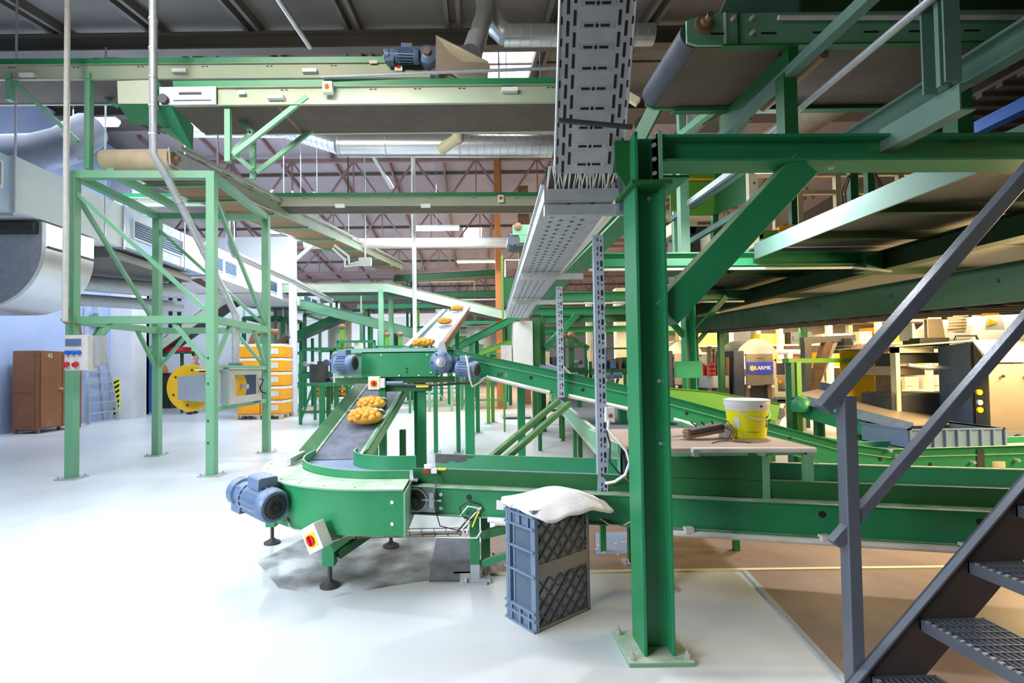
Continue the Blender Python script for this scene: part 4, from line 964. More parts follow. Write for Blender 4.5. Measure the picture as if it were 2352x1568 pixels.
obj('under_board', B().box(1.7, 3.0, .78, 2.9, 3.45, .785), board, t) if False else None

t = thing('plastic_bucket', 'yellow labelled plastic bucket with white lid and handle on the brown table', 'bucket', gr(1728, 1006, ZT))
c = WL[t.name]; c = V(c.x, c.y+.06, ZT)
WL[t.name] = Vector(c); t.location = c
obj('body', B().lathe(c, (0,0,1), [(.108,0),(.112,.004),(.128,.19)], 40), lime, t, True)
obj('rim', B().lathe(c, (0,0,1), [(.127,.185),(.132,.185),(.133,.2),(.138,.215),(.138,.24),(.132,.25)], 40), white, t, True)
obj('lid', B().lathe(c, (0,0,1), [(.139,.238),(.14,.252),(.125,.257)], 40), white, t, True)
obj('base_ring', B().lathe(c, (0,0,1), [(.109,0),(.1125,.012)], 40), white, t, True)
hp = [c+V(-.13*math.cos(a), -.135*math.sin(a)-.004, .215-.085*math.sin(a)+.02*math.cos(a)) for a in [math.pi*k/16 for k in range(17)]]
obj('handle', B().tube(hp, .005, 8), white, t, True)
obj('handle_knob', B().sph(c+V(.02,-.137,.215), .008, .008, .008), black, t)
def on_b(a, z, r=.002):
    rr = .112+.016*z/.19+r; return c+V(math.sin(a)*rr, -math.cos(a)*rr, z)
def patch(name, a0, a1, z0, z1, m, n=6):
    b = B()
    for k in range(n+1):
        a = a0+(a1-a0)*k/n
        b.v += [on_b(a, z0), on_b(a, z1), on_b(a, z1, .001), on_b(a, z0, .001)]
    for k in range(n):
        for j in range(4): x = k*4+j; y = k*4+(j+1)%4; b.f.append((x, y, y+4, x+4))
    obj(name, b, m, t)
patch('green_logo', .62, .80, .115, .145, greend); patch('green_logo', .66, .72, .085, .15, greend); patch('green_logo', .62, .95, .075, .09, greend)
patch('white_mark', -1.15, -.85, .07, .14, white); patch('print_line', -.5, .1, .045, .049, green)
for k in range(5): patch('print_line', -.05, .35, .145-k*.017, .148-k*.017, cream)
tool = at(1622, 975, 3.25)
t = thing('air_tool', 'dirty brown stapling tool with wires lying on the brown table', 'tool', (tool.x, 3.25, ZT))
q = V(tool.x, 3.25, ZT)
obj('body', B().bar(q+V(-.14,.0,.03), q+V(.12,.03,.07), .07, .05).bar(q+V(-.13,.02,.05), q+V(.10,.06,.09), .04, .03), copper, t, bevel=.006)
obj('cylinder', B().tube([q+V(-.12,-.03,.05), q+V(.1,0,.085)], .022, 10), dark, t, True)
obj('head', B().cbox(q+V(.14,.03,.05), .05, .09, .09), galv, t, bevel=.005); obj('tip', B().tube([q+V(-.14,0,.03), q+V(-.28,-.02,.02)], .008, 6), galv, t)
for k in range(3): obj('lever', B().tube([q+V(-.05+k*.06,.03,.08), q+V(-.08+k*.07,.05,.11)], .006, 6), black if k else dark, t)
obj('wire', B().tube([q+V(.1,0,.09), q+V(.14,-.06,.06), q+V(.08,-.12,.01), q+V(-.02,-.16,.006), q+V(-.06,-.2,.006)], .004, 6), dark, t)
obj('wire', B().tube([q+V(.12,.02,.1), q+V(.13,-.02,.12), q+V(.16,-.06,.06), q+V(.1,-.14,.006), q+V(.18,-.2,.006), q+V(.22,-.14,.006)], .004, 6), copper, t)

# ------------------------------------------------------------------ crate with cloth
ca, cb_, cc = gr(1232, 1455), gr(1176, 1412), gr(1365, 1395)
rz = math.atan2(cc.y-ca.y, cc.x-ca.x)
t = thing('plastic_crate', 'blue grey lattice plastic crate standing on end beside the big green post', 'crate', ca)
Wd, Dp, Ht = .43, .24, .64
ex = (cc-ca).normalized(); ey = V(-ex.y, ex.x, 0)
def K(u, v, z): return ca+ex*u+ey*v+V(0,0,z)
def kbox(b, u0, v0, z0, u1, v1, z1):
    return b.add([K(u0,v0,z0),K(u1,v0,z0),K(u1,v1,z0),K(u0,v1,z0),K(u0,v0,z1),K(u1,v0,z1),K(u1,v1,z1),K(u0,v1,z1)], [(3,2,1,0),(4,5,6,7),(0,1,5,4),(1,2,6,5),(2,3,7,6),(3,0,4,7)])
# bottom lattice panel faces right-front, side wall faces left
fr = B()
for (a, b_) in ((0, .018), (Wd-.02, Wd)): kbox(fr, a, 0, 0, b_, .02, Ht)
kbox(fr, 0, 0, 0, Wd, .02, .018); kbox(fr, 0, 0, Ht-.018, Wd, .02, Ht)
obj('lattice_frame', fr, lattm, t)
obj('corner_column', kbox(B(), -.004, -.004, 0, .02, .03, Ht), cratem, t)
def lat(b, u0, u1, z0, z1, v, step, th, sgn, sp=None):
    """diagonal strips clipped to the rectangle"""
    h = z1-z0; wq = u1-u0; n = int((wq+h)/step)+1
    for k in range(1, n):
        c = k*step
        p = (max(0, c-h), min(c, h)); q = (min(c, wq), max(0, c-wq))
        if sgn > 0: pts = [(u0+p[0], z0+p[1]), (u0+q[0], z0+q[1])]
        else: pts = [(u0+p[0], z1-p[1]), (u0+q[0], z1-q[1])]
        a, b2 = K(pts[0][0], v, pts[0][1]), K(pts[1][0], v, pts[1][1])
        if (a-b2).length > .01: b.bar(a, b2, .006 if sp is None else sp, th, up=-ey)
    return b
mid = B(); kbox(mid, .02, .004, .27, Wd-.02, .016, .35); obj('middle_band', mid, lattm, t)
for z0, z1 in ((.02, .27), (.35, Ht-.02)):
    obj('coarse_ribs', lat(B(), .02, Wd-.02, z0, z1, .004, .085, .010, -1, .008) and lat(lat(B(), .02, Wd-.02, z0, z1, .004, .085, .008, -1, .010), .02, Wd-.02, z0, z1, .006, .085, .008, 1, .010), lattd, t, kind='stuff')
    obj('fine_lattice', lat(lat(B(), .02, Wd-.02, z0, z1, .012, .0125, .003, -1, .0035), .02, Wd-.02, z0, z1, .014, .0125, .003, 1, .0035), lattm, t, kind='stuff')
# left side wall (plane u = 0, runs along v)
sf = B()
kbox(sf, 0, 0, 0, .012, .035, Ht); kbox(sf, 0, Dp-.02, 0, .012, Dp, Ht)
for z0, z1 in ((0,.012), (.055,.068), (.095,.108), (.285,.297), (.415,.427), (.535,.547), (.60,.612), (Ht-.012,Ht)): kbox(sf, -.014, 0, z0, .012, Dp, z1)
for v_ in (.04, .11, .18): kbox(sf, -.012, v_, .012, .008, v_+.012, .10); kbox(sf, -.012, v_, .547, .008, v_+.012, .64)
kbox(sf, .004, 0, 0, .010, Dp, .10); kbox(sf, .004, 0, .547, .010, Dp, Ht)
kbox(sf, 0, .165, 0, .012, .178, Ht); kbox(sf, -.014, .19, 0, .012, .20, Ht)
obj('side_wall', sf, cratem, t)
sl = B()
for z0, z1 in ((.108,.285),(.297,.415),(.427,.535)):
    h = z1-z0; wq = .13; v0 = .035; n = int((wq+h)/.0145)
    for k in range(1, n+1):
        c = k*.0145; p = (max(0, c-h), min(c, h)); q = (min(c, wq), max(0, c-wq))
        a, b2 = K(.006, v0+wq-p[0], z0+p[1]), K(.006, v0+wq-q[0], z0+q[1])
        if (a-b2).length > .01: sl.bar(a, b2, .005, .0045, up=-ex)
obj('slanted_slats', sl, cratem, t, kind='stuff')
bk = B(); kbox(bk, Wd-.012, 0, 0, Wd, Dp, .02); kbox(bk, Wd-.012, 0, Ht-.02, Wd, Dp, Ht)
for v_ in (0, .06, .12, .18, Dp-.012): kbox(bk, Wd-.01, v_, 0, Wd, v_+.012, Ht)
for z_ in (.12,.24,.36,.48): kbox(bk, Wd-.01, 0, z_, Wd, Dp, z_+.01)
obj('side_wall', bk, cratem, t)
obj('end_wall', kbox(B(), 0, 0, 0, Wd, Dp, .006), cratem, t); obj('end_wall', kbox(B(), 0, .0, Ht-.008, Wd, Dp, Ht), cratem, t)
# cloth
t = thing('knitted_cloth', 'white knitted cloth draped over the top of the crate', 'cloth', K(Wd/2, Dp/2, Ht))
b = B(); nu, nv = 44, 26
for i in range(nu+1):
    for j in range(nv+1):
        f, g = i/nu, j/nv
        u_ = -.045+f*(Wd+.20)
        wf = min(1, (f/.12))**.4*(1-.55*max(0, (f-.80)/.20)**2)
        vm = Dp*.55-.09*f
        v_ = vm+(g-.5)*(Dp+.13)*wf
        z_ = Ht+.010+.055*math.exp(-((f-.52)**2)/.055)*max(0, math.sin(math.pi*g))**.6+.004*math.sin(g*13+f*9)
        hem = max(0, (.22-g)/.22); z_ -= (.050+.012*math.sin(f*9))*hem*wf
        if u_ > Wd: z_ -= (u_-Wd)*.36
        z_ += .006*math.sin(f*23)*hem
        b.v.append(K(u_, v_, z_))
for i in range(nu):
    for j in range(nv): a = i*(nv+1)+j; b.f.append((a, a+1, a+nv+2, a+nv+1))
o = obj('fabric', b, clothm, t, True); md = o.modifiers.new('s', 'SOLIDIFY'); md.thickness = .008

# ------------------------------------------------------------------ platform steelwork on the right
t = thing('steel_platform', 'large green steel platform frame with H section posts, beams and grey deck', 'platform', (2.5, 4, 0))
pc = V(.875, 2.47, 0)
po = obj('post', B().ibeam(pc+V(0,0,.02), pc+V(0,0,2.28), .18, .15, .010, up=(1,0,0)), green, t, bevel=.002)
obj('base_plate', B().box(.71, 2.33, 0, 1.02, 2.62, .02), greenl, po, bevel=.003)
for x, y in ((.735,2.36),(.995,2.36),(.735,2.58),(.995,2.58)): obj('anchor_bolt', B().bolt((x,y,.02),(0,0,1),.013,.025).cyl((x,y,.04),(x,y,.06),.006,8), galv, po)
for z in (1.02, 1.33): obj('bolt', B().bolt((.925, 2.455, z), (0,-1,0), .010, .008), galv, po)
obj('cap_plate', B().box(.775, 2.34, 2.28, .97, 2.62, 2.30), greend, t)
for x in (.825, .895): obj('bolt', B().bolt((x, 2.463, 2.245), (0,-1,0), .011, .01), galv, po)
st = obj('stub_post', B().ibeam(V(.875,2.48,2.30), V(.875,2.48,2.56), .17, .13, .01, up=(1,0,0)), green, t)
obj('splice_plate', B().box(.925, 2.39, 2.30, .945, 2.57, 2.555), greenl, st)
for z in (2.35, 2.42, 2.49, 2.53): obj('bolt', B().bolt((.905, 2.40, z), (0,-1,0), .011, .012), galv, st)
obj('beam', B().ibeam(V(.945,2.485,2.482), V(4.8,2.485,2.452), .16, .135, .009), green, t, bevel=.0015)
obj('gusset_plate', B().prism([(.80,2.47,2.29),(.735,2.47,2.40),(.735,2.47,2.55),(.81,2.47,2.55)], (0,.015,0)), greend, t)
obj('beam', B().ibeam(V(1.075,2.58,2.47), V(1.05,10.5,2.50), .17, .14, .009), green, t)
obj('beam', B().ibeam(V(1.16,5.14,2.52), V(4.25,5.14,2.50), .14, .14, .009), green, t)
obj('beam', B().ibeam(V(1.16,7.55,2.49), V(4.25,7.55,2.49), .14, .14, .009), green, t)
obj('beam', B().ibeam(V(1.16,9.6,2.52), V(4.25,9.6,2.52), .14, .14, .009), green, t)
obj('beam', B().ibeam(V(4.3,2.56,2.47), V(4.3,11.5,2.47), .16, .2, .009), greenshade, t)
obj('joint_box', B().box(4.05, 5.02, 2.36, 4.22, 5.2, 2.56), greend, t)
obj('conduit', B().tube([V(1.2,5.02,2.40), V(3.9,5.02,2.39), V(4.2,4.9,2.32)], .014, 8), whitep, t); obj('conduit', B().tube([V(1.2,7.4,2.37), V(4.1,7.4,2.37)], .014, 8), whitep, t)
kp = V(.965,2.485,1.66); kq = V(1.68,2.485,2.405)
kb = obj('knee_brace', B().prof([kp, kq], [(-.06,-.072),(.06,-.072),(.06,.072),(-.06,.072)], side=(0,1,0)), green, t, bevel=.004)
for px in (1840, 1908): obj('bolt', B().bolt(at(px, 377, 2.44)+V(0,0,-.012), (0,0,-1), .014, .012), galv, kb)
# second post row behind
for x, y in ((3.12, 7.1), (4.3, 9.6)):
    p2 = obj('rear_post', B().ibeam(V(x,y,0), V(x,y,2.42), .16, .15, .01, up=(1,0,0)), green, t)
    for sx in (-1, 1): obj('knee_brace', B().bar(V(x+sx*.07,y,1.85), V(x+sx*.55,y,2.4), .06, .07), greend, p2)
# deck
dk = obj('deck_plate', B().box(2.95, 1.2, 2.62, 7.5, 5.05, 2.64), shade, t); obj('deck_plate', B().box(2.95, 5.1, 2.62, 7.5, 11.5, 2.64), shade, t)
obj('deck_edge', B().box(2.93, 1.2, 2.50, 2.95, 5.07, 2.66), teal, t); obj('deck_edge', B().box(2.45, 5.2, 2.56, 2.95, 5.22, 2.64), teal, t)
for y in (2.95, 3.75, 4.5, 6.3, 8.4): obj('deck_rib', B().bar(V(3.0,y,2.585), V(7.4,y,2.585), .07, .07), greenshade, t)
# cantilever channel with post at the upper right
obj('cantilever_channel', B().chan(V(2.08,2.47,2.53), V(2.08,2.06,2.53), .07, .115, .007, flip=-1), teal, t)
obj('hanging_post', B().chan(V(2.10,2.12,2.60), V(2.10,2.12,4.0), .07, .11, .008, up=(0,1,0), flip=1).box(2.04, 2.10, 2.60, 2.10, 2.12, 4.0), teal, t)
obj('upper_beam', B().bar(V(1.92,4.2,3.15), V(1.92,2.05,3.15), .06, .06), teal, t)
obj('handrail_pipe', B().tube([V(2.02,3.3,2.96), V(2.02,2.0,2.99)], .02, 10), galv, t, True)
obj('upper_beam', B().ibeam(V(2.50,3.3,2.86), V(2.50,1.9,2.86), .08, .14, .01), teal, t)
obj('upper_post', B().box(1.88, 2.9, 2.52, 1.96, 2.98, 3.15), greend, t)
obj('upper_post', B().box(2.46, 2.45, 2.52, 2.54, 2.53, 2.8), greend, t)
obj('blue_beam', B().bar(V(3.05,3.1,2.80), V(3.05,2.0,2.82), .07, .07), bluep, t)
obj('dark_board', B().box(2.6, 2.96, 2.95, 6.5, 2.98, 3.2), greend, t) if False else None
sb = obj('ribbed_ceiling', B().box(3.0, 1.8, 2.98, 6.0, 3.4, 3.0), beltb, t)
for k in range(14): obj('rib', B().box(3.0, 1.85+k*.11, 2.955, 6.0, 1.885+k*.11, 2.98), beltb, sb)
obj('support_post', B().box(5.9, 3.3, 0, 6.0, 3.4, 2.98), greend, t); obj('support_post', B().box(5.9, 1.9, 0, 6.0, 2.0, 2.98), greend, t)
for q in ((7.4, 2.0), (7.4, 5.0), (7.4, 11.0)): obj('support_post', B().box(q[0]-.06, q[1]-.06, 0, q[0]+.06, q[1]+.06, 2.62), greend, t)

# upper belt conveyor right
t = thing('upper_belt_conveyor', 'wide conveyor at the top right with dark belt nose and brown underside', 'conveyor', (3, 3.2, 3.3))
zz = 3.40
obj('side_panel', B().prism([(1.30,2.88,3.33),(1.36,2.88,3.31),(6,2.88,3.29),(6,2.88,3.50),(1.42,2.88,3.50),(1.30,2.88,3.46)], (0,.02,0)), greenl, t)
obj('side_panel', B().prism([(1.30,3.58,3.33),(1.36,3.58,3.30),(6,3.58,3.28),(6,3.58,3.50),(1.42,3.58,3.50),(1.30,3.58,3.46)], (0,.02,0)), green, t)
obj('panel_lip', B().box(1.5, 2.85, 3.285, 6, 2.9, 3.295), greend, t); obj('panel_lip', B().box(1.5, 3.56, 3.275, 6, 3.62, 3.285), greend, t)
obj('belt_nose', B().cyl((1.36,2.91,3.40), (1.36,3.57,3.40), .088, 24), beltm, t, True)
obj('belt_return', B().box(1.36, 2.905, 3.308, 6, 3.575, 3.318), beltb, t); obj('belt', B().box(1.36, 2.905, 3.48, 6, 3.575, 3.49), beltm, t)
for x in (1.52, 1.60): obj('panel_joint', B().box(x, 2.872, 3.31, x+.012, 2.88, 3.50), white if x < 1.55 else greend, t)
be = obj('bearing', B().lathe((1.40,2.88,3.43), (0,-1,0), [(.06,0),(.055,.02),(.03,.025),(.03,.05),(.018,.055),(.018,.09)], 16), copper, t, True)
for x, z in ((1.68,3.46),(1.68,3.37),(1.57,3.46)): obj('bolt', B().bolt((x,2.88,z),(0,-1,0),.012,.03), cream, t)
for x in (1.44, 1.74, 2.05, 2.35, 2.62, 2.95): obj('slot_hole', B().box(x, 2.876, 3.37, x+.09, 2.88, 3.38), black, t)
for x in (1.9, 2.15, 2.65): obj('bolt', B().bolt((x,2.88,3.46),(0,-1,0),.014,.01), black, t)
obj('cable_pipe', B().tube([V(1.82,2.84,3.44), V(3.6,2.84,3.42)], .014, 8), whitep, t, True)
obj('return_roller', B().tube([V(2.15,2.93,3.28), V(2.15,3.55,3.28)], .03, 12), copper, t, True); obj('return_roller', B().tube([V(1.9,2.95,3.29), V(2.2,3.5,3.29)], .012, 8), black, t)
obj('cross_support', B().box(1.9, 2.88, 3.18, 1.96, 3.7, 3.29), greend, t)
obj('hopper_plate', B().prism([(1.52,2.95,3.52),(2.0,2.95,3.52),(2.2,2.95,3.95),(1.72,2.95,3.95)], (0,.02,0)), teal, t)
obj('hopper_side', B().box(2.02, 2.93, 3.5, 6, 2.96, 4.0), greenshade, t)
obj('support_arm', B().bar(V(1.25,3.6,3.36), V(.95,3.7,3.62), .05, .05), cream, t)
t = thing('inner_conveyor', 'brown roofed conveyor slanting behind the wide upper one', 'conveyor', (1.9, 4.5, 2.8))
a_ = [at(1440,330,4.4), at(1500,240,3.9)]
obj('slide_panel', B().bar(at(1460,335,4.0), at(1528,200,3.7), .02, .16), greend, t); 
obj('slide_belt', B().prism([at(1600,305,4.6), at(1670,305,4.6), at(1770,240,3.9), at(1680,240,3.9)], (0,.02,.02)), beltb, t)
obj('slide_beam', B().bar(at(1565,310,4.6), at(1655,238,4.0), .06, .06), greenl, t); obj('slide_beam', B().bar(at(1690,305,4.6), at(1720,268,4.2), .05, .05), teal, t)
obj('post', B().bar(at(1565,305,4.7), at(1562,238,4.7), .06, .06, up=(0,1,0)), greenl, t)
obj('pale_sheet', B().prism([at(1578,302,4.8), at(1618,240,4.8), at(1578,240,4.8)], (0,.01,0)), wallw, t)

# big dark inclined conveyor under the platform
t = thing('dark_incline_conveyor', 'large dark green conveyor rising away beneath the platform on the right', 'conveyor', (4, 6, 1.8))
q0, q1 = V(3.22,1.6,1.84), V(4.10,9.4,2.18)
conv(t, [q1, q0], .8, .12, .13, .05, greenshade, beltm, beltb, 1, 0, ribs=.28)
for f in (.2,.32,.45,.6,.72): q = q0.lerp(q1, f); obj('hole', B().cyl(q+V(-.012,0,.02), q+V(-.004,0,.02), .014, 10), black, t)
for f in (.04, .92): q = q0.lerp(q1, f); leg(t, q.x+.4, q.y, 0, q.z-.1, .09, greend)

# ------------------------------------------------------------------ cable tray
t = thing('cable_tray', 'perforated galvanised cable tray slanting down then running level to the back', 'cable tray', (.62, 4, 2.3))
J = V(.622, 2.572, 2.425); up_ = V(-.03,-.465,.885).normalized(); sx = V(1,0,0); TW = .35
nrm_t = sx.cross(up_).normalized()            # faces away from / towards the eye
if nrm_t.y > 0: nrm_t = -nrm_t
T1_ = J+up_*1.75
ut = obj('upper_tray', B().prof([J, T1_], [(-TW/2,0),(TW/2,0),(TW/2,.06),(TW/2-.003,.06),(TW/2-.003,.003),(-TW/2+.003,.003),(-TW/2+.003,.06),(-TW/2,.06)], side=sx), galv, t)
def slot(b, c, dl, wl, along, across): b.prof([c-along*dl, c+along*dl], [(-wl,-.0012),(wl,-.0012),(wl,.0012),(-wl,.0012)], side=across)
row = 0; sb = B(); em = B()
n = 19
for k in range(n):
    c = J+up_*(.045+.087*k)+nrm_t*.001
    for x0, x1 in ((-.06,-.016),(.016,.06)): sb.prof([c+sx*x0, c+sx*x1], [(-.006,-.0012),(.006,-.0012),(.006,.0012),(-.006,.0012)], side=up_)
    sb.cyl(c-nrm_t*.001, c+nrm_t*.0012, .009, 10)
    em.prof([c-sx*.085-nrm_t*.0005, c+sx*.085-nrm_t*.0005], [(-.013,-.0015),(.013,-.0015),(.013,.001),(-.013,.001)], side=up_)
    for x in (-.105, .105): slot(sb, c+sx*x+up_*.03, .030, .0065, up_, sx)
    for x in (-.137, .137): slot(sb, c+sx*x-up_*.012, .030, .0065, up_, sx)
    for x in (-.166, .166): slot(sb, c+sx*x+up_*.02, .016, .004, up_, sx)
obj('embossed_rung', em, alu, ut); obj('punched_slots', sb, black, ut, kind='stuff')
obj('rim', B().tube([J+sx*TW/2*-1-nrm_t*.06*0, T1_-sx*TW/2], .006, 6), alu, ut); obj('rim', B().tube([J+sx*TW/2, T1_+sx*TW/2], .006, 6), alu, ut)
obj('rubber_strap', B().bar(at(1282,276,2.33), at(1452,292,2.33), .02, .016), dark, t)
A0, A1 = V(.585, 2.62, 2.30), V(.80, 8.9, 2.32)
sa = V(1, -.034, 0).normalized()
lt = obj('level_tray', B().prof([A0, A1], [(-.19,0),(.19,0),(.19,.09),(.187,.09),(.187,.003),(-.187,.003),(-.187,.09),(-.19,.09)], side=sa), galv, t)
obj('level_rim', B().prof([A0, A1], [(-.205,.085),(-.187,.085),(-.187,.092),(-.205,.092)], side=sa), alu, lt)
sb = B(); dl = (A1-A0).normalized()
for k in range(62):
    c = A0+dl*(.06+.1*k)+V(0,0,-.001)
    for x in (-.11, -.05, .02, .08):
        cc_ = c+sa*x+dl*(.03 if x in (-.11, .02) else 0)
        sb.prof([cc_-dl*.018, cc_+dl*.018], [(-.003,-.001),(.003,-.001),(.003,.001),(-.003,.001)], side=sa); sb.prof([cc_-dl*.003, cc_+dl*.003], [(-.014,-.001),(.014,-.001),(.014,.001),(-.014,.001)], side=sa)
obj('punched_crosses', sb, black, lt, kind='stuff')
obj('rear_lip', B().box(.41, 2.66, 2.33, .79, 2.665, 2.5), dark, t)
obj('front_lip', B().box(.405, 2.60, 2.30, .79, 2.61, 2.355), galv, t)
for y in (2.66, 4.6, 6.4): obj('cross_bracket', B().box(.40+.034*(y-2.6), y, 2.235, .98+.034*(y-2.6), y+.04, 2.29), galv, t)
obj('bracket_bolt', B().bolt((.80, 2.655, 2.265), (0,-1,0), .012, .01), alu, t)
obj('side_bracket', B().box(.79, 2.60, 2.23, .815, 2.66, 2.42), railm, t)
cb2 = B(); rc = random.Random(3)
for k in range(34):
    x = .42+.35*k/33; y_ = 2.62+rc.random()*.03
    cb2.tube([V(x+rc.uniform(-.02,.02), 2.56, 2.46), V(x+rc.uniform(-.02,.02), y_, 2.37), V(x+rc.uniform(-.01,.01), y_+.05, 2.33), V(x, 3.4, 2.32)], .0035, 5)
obj('cable_bundle', cb2, cableg, t, kind='stuff')
cb2 = B().tube([V(.4,8.5,2.34), V(.4,8.9,2.3)], .01, 5)
obj('white_tube', B().tube([V(.90,2.75,2.42), V(.93,9.0,2.44)], .045, 14), white, t, True)
def strut(label, x, y, z0, z1, s, rzz=0):
    t = thing('perforated_strut', label, 'strut', (x, y, z0)); b = B()
    b.prof([V(x,y,z0), V(x,y,z1)], [(-s/2,0),(s/2,0),(s/2,-s*.6),(s/2-.004,-s*.6),(s/2-.004,-.004),(-s/2+.004,-.004),(-s/2+.004,-s*.6),(-s/2,-s*.6)], side=(1,0,0))
    b2 = B()
    for v in b.v: v.y = 2*y-v.y+s*.3 if False else v.y
    obj('channel', b, galvb, t)
    sb = B(); k = 0; z = z0+.02
    while z < z1-.04:
        sb.box(x+s*.14, y-.006, z, x+s*.34, y-.002, z+.036) if k % 2 == 0 else sb.box(x+s*.18, y-.006, z+.006, x+s*.28, y-.002, z+.018)
        sb.box(x-s*.18, y-.006, z+.01, x-s*.08, y-.002, z+.032)
        z += .058 if k % 2 == 0 else .034; k += 1
    obj('slots', sb, black, t, kind='stuff')
    obj('face_plate', B().box(x-s/2, y-.004, z0, x+s/2, y, z1), galvb, t); return t
t1 = strut('long perforated steel strut hanging from the tray to the low conveyor', .80, 3.08, .45, 2.235, .062)
obj('foot_clip', B().box(.76, 3.07, .45, .86, 3.12, .50), galv, t1)
sx_ = at(1400, 952, 3.02); so = obj('socket', B().cbox(sx_, .055, .04, .09), whitep, t1, bevel=.004); obj('socket_hole', B().cyl(sx_+V(0,-.022,-.005), sx_+V(0,-.018,-.005), .014, 12), copper, so)
obj('cable', B().tube([at(1398,965,3.0), at(1396,985,3.0), at(1414,1005,2.98), at(1438,1035,2.98), at(1446,1062,2.98), at(1436,1090,2.98), at(1412,1106,3.0), at(1390,1110,3.02)], .009, 8), white, t1, True)
obj('cable', B().tube([at(1390,970,3.05), at(1396,1000,3.05), at(1402,1020,3.05), at(1400,1060,3.05), at(1425,1090,3.05)], .006, 6), dark, t1)
obj('cable', B().tube([at(1378,1190,3.05), at(1400,1205,3.0), at(1430,1208,3.0), at(1462,1190,3.0)], .006, 6), cableg, t1)
obj('cable', B().tube([at(1425,1090,3.05), at(1440,1100,3.0), at(1452,1110,3.0), at(1462,1135,3.0)], .006, 6), copper, t1)
strut('short perforated strut left of the long one, ending over the slanted braces', .895, 5.02, 1.10, 2.235, .062)
t = thing('panel_cabinet', 'plain white cabinet fixed to a dark green column below the tray end', 'cabinet', at(1201, 835, 10.6))
a, b_ = at(1179, 850, 10.6), at(1222, 738, 10.6)
obj('housing', B().box(a.x, 10.5, a.z, b_.x, 10.9, b_.z), white, t, bevel=.01); obj('column', B().box(b_.x+.0, 10.6, 0, b_.x+.17, 10.8, 2.5), greend, t)
obj('side_cabinet', B().box(a.x-.24, 10.7, a.z+.1, a.x-.02, 11.0, b_.z-.5), whitep, t)
t = thing('floor_scale', 'low grey platform on the floor left of the dark green column', 'platform', gr(1190, 960))
c = WL[t.name]; obj('plate', B().box(c.x-.45, c.y-.3, .05, c.x+.35, c.y+.5, .09), galv, t); obj('post', B().box(c.x-.40, c.y, .09, c.x-.36, c.y+.04, .22), dark, t)
for x, y in ((-.4,-.2),(.3,-.2),(-.4,.4),(.3,.4)): obj('foot', B().box(c.x+x-.02, c.y+y-.02, 0, c.x+x+.02, c.y+y+.02, .05), dark, t)

# ------------------------------------------------------------------ stairs in the right foreground
t = thing('steel_stair', 'grey steel stair with grated treads and box tube handrails in the right foreground', 'stairs', (2.1, 1.7, 0))
rise, run = .223, .2025
def TN(k): return V(1.575+run*k, 0, .155+rise*k)      # tread nose line
Yf, Yn = 2.0, 1.22
u = V(run, 0, rise).normalized()
for k in range(0, 9):
    n_ = TN(k)
    tr = obj('tread', B().box(n_.x, Yn, n_.z-.045, n_.x+.012, Yf, n_.z).box(n_.x, Yf-.006, n_.z-.045, n_.x+.26, Yf, n_.z).box(n_.x, Yn, n_.z-.045, n_.x+.26, Yn+.006, n_.z).box(n_.x+.25, Yn, n_.z-.045, n_.x+.26, Yf, n_.z), railm, t)
    if k < 7:
        b = B(); q = .0
        i = 0
        while n_.x+.012+i*.024 < n_.x+.25:
            x = n_.x+.014+i*.024; b.box(x, Yn, n_.z-.03, x+.004, Yf, n_.z-.002); i += 1
        i = 0
        while Yn+i*.045 < Yf:
            y = Yn+i*.045; b.box(n_.x+.012, y, n_.z-.03, n_.x+.25, y+.004, n_.z); i += 1
        x_ = n_.x+.012
        obj('grating', b, railm, tr, kind='stuff')
        b = B()
        for j in range(28): b.box(n_.x-.001, Yn+.01+j*.027, n_.z-.001, n_.x+.012, Yn+.022+j*.027, n_.z+.005)
        obj('grip_teeth', b, galv, tr, kind='stuff')
s0, s1 = V(1.47, 0, -.0), V(1.47, 0, 0)+V(run, 0, rise)*13
for y, nm in ((Yf+.005, 1), (Yn-.015, 0)):
    pA, pB = V(1.56, y, .02), V(1.56, y, .02)+V(run,0,rise)*12
    obj('stringer', B().prof([pA, pB], [(0,-.09),(.01,-.09),(.01,.125),(0,.125)], side=(0,1,0)), stringm, t)
    if nm: obj('stringer_flange', B().prof([pA, pB], [(-.03,.117),(.01,.117),(.01,.125),(-.03,.125)], side=(0,1,0)), railm, t)
pw = .052
def rail_side(y, z_off, full=True):
    p = V(1.44, y, 1.215); q = p+u*2.6
    obj('top_rail', B().prof([p, q], [(-pw/2,-pw/2),(pw/2,-pw/2),(pw/2,pw/2),(-pw/2,pw/2)], side=(0,1,0)), railm, t, bevel=.004)
    p = V(1.47, y-.0, .665); q = p+u*2.6
    obj('middle_rail', B().prof([p, q], [(-.02,-.02),(.02,-.02),(.02,.02),(-.02,.02)], side=(0,1,0)), railm, t, bevel=.003)
    obj('rail_post', B().box(1.515, y-pw/2, 0, 1.515+pw, y+pw/2, 1.27), railm, t, bevel=.004)
    obj('rail_post', B().box(2.9, y-pw/2, 1.5, 2.9+pw, y+pw/2, 2.7), railm, t, bevel=.004)
rail_side(2.04, 0); rail_side(1.19, 0)

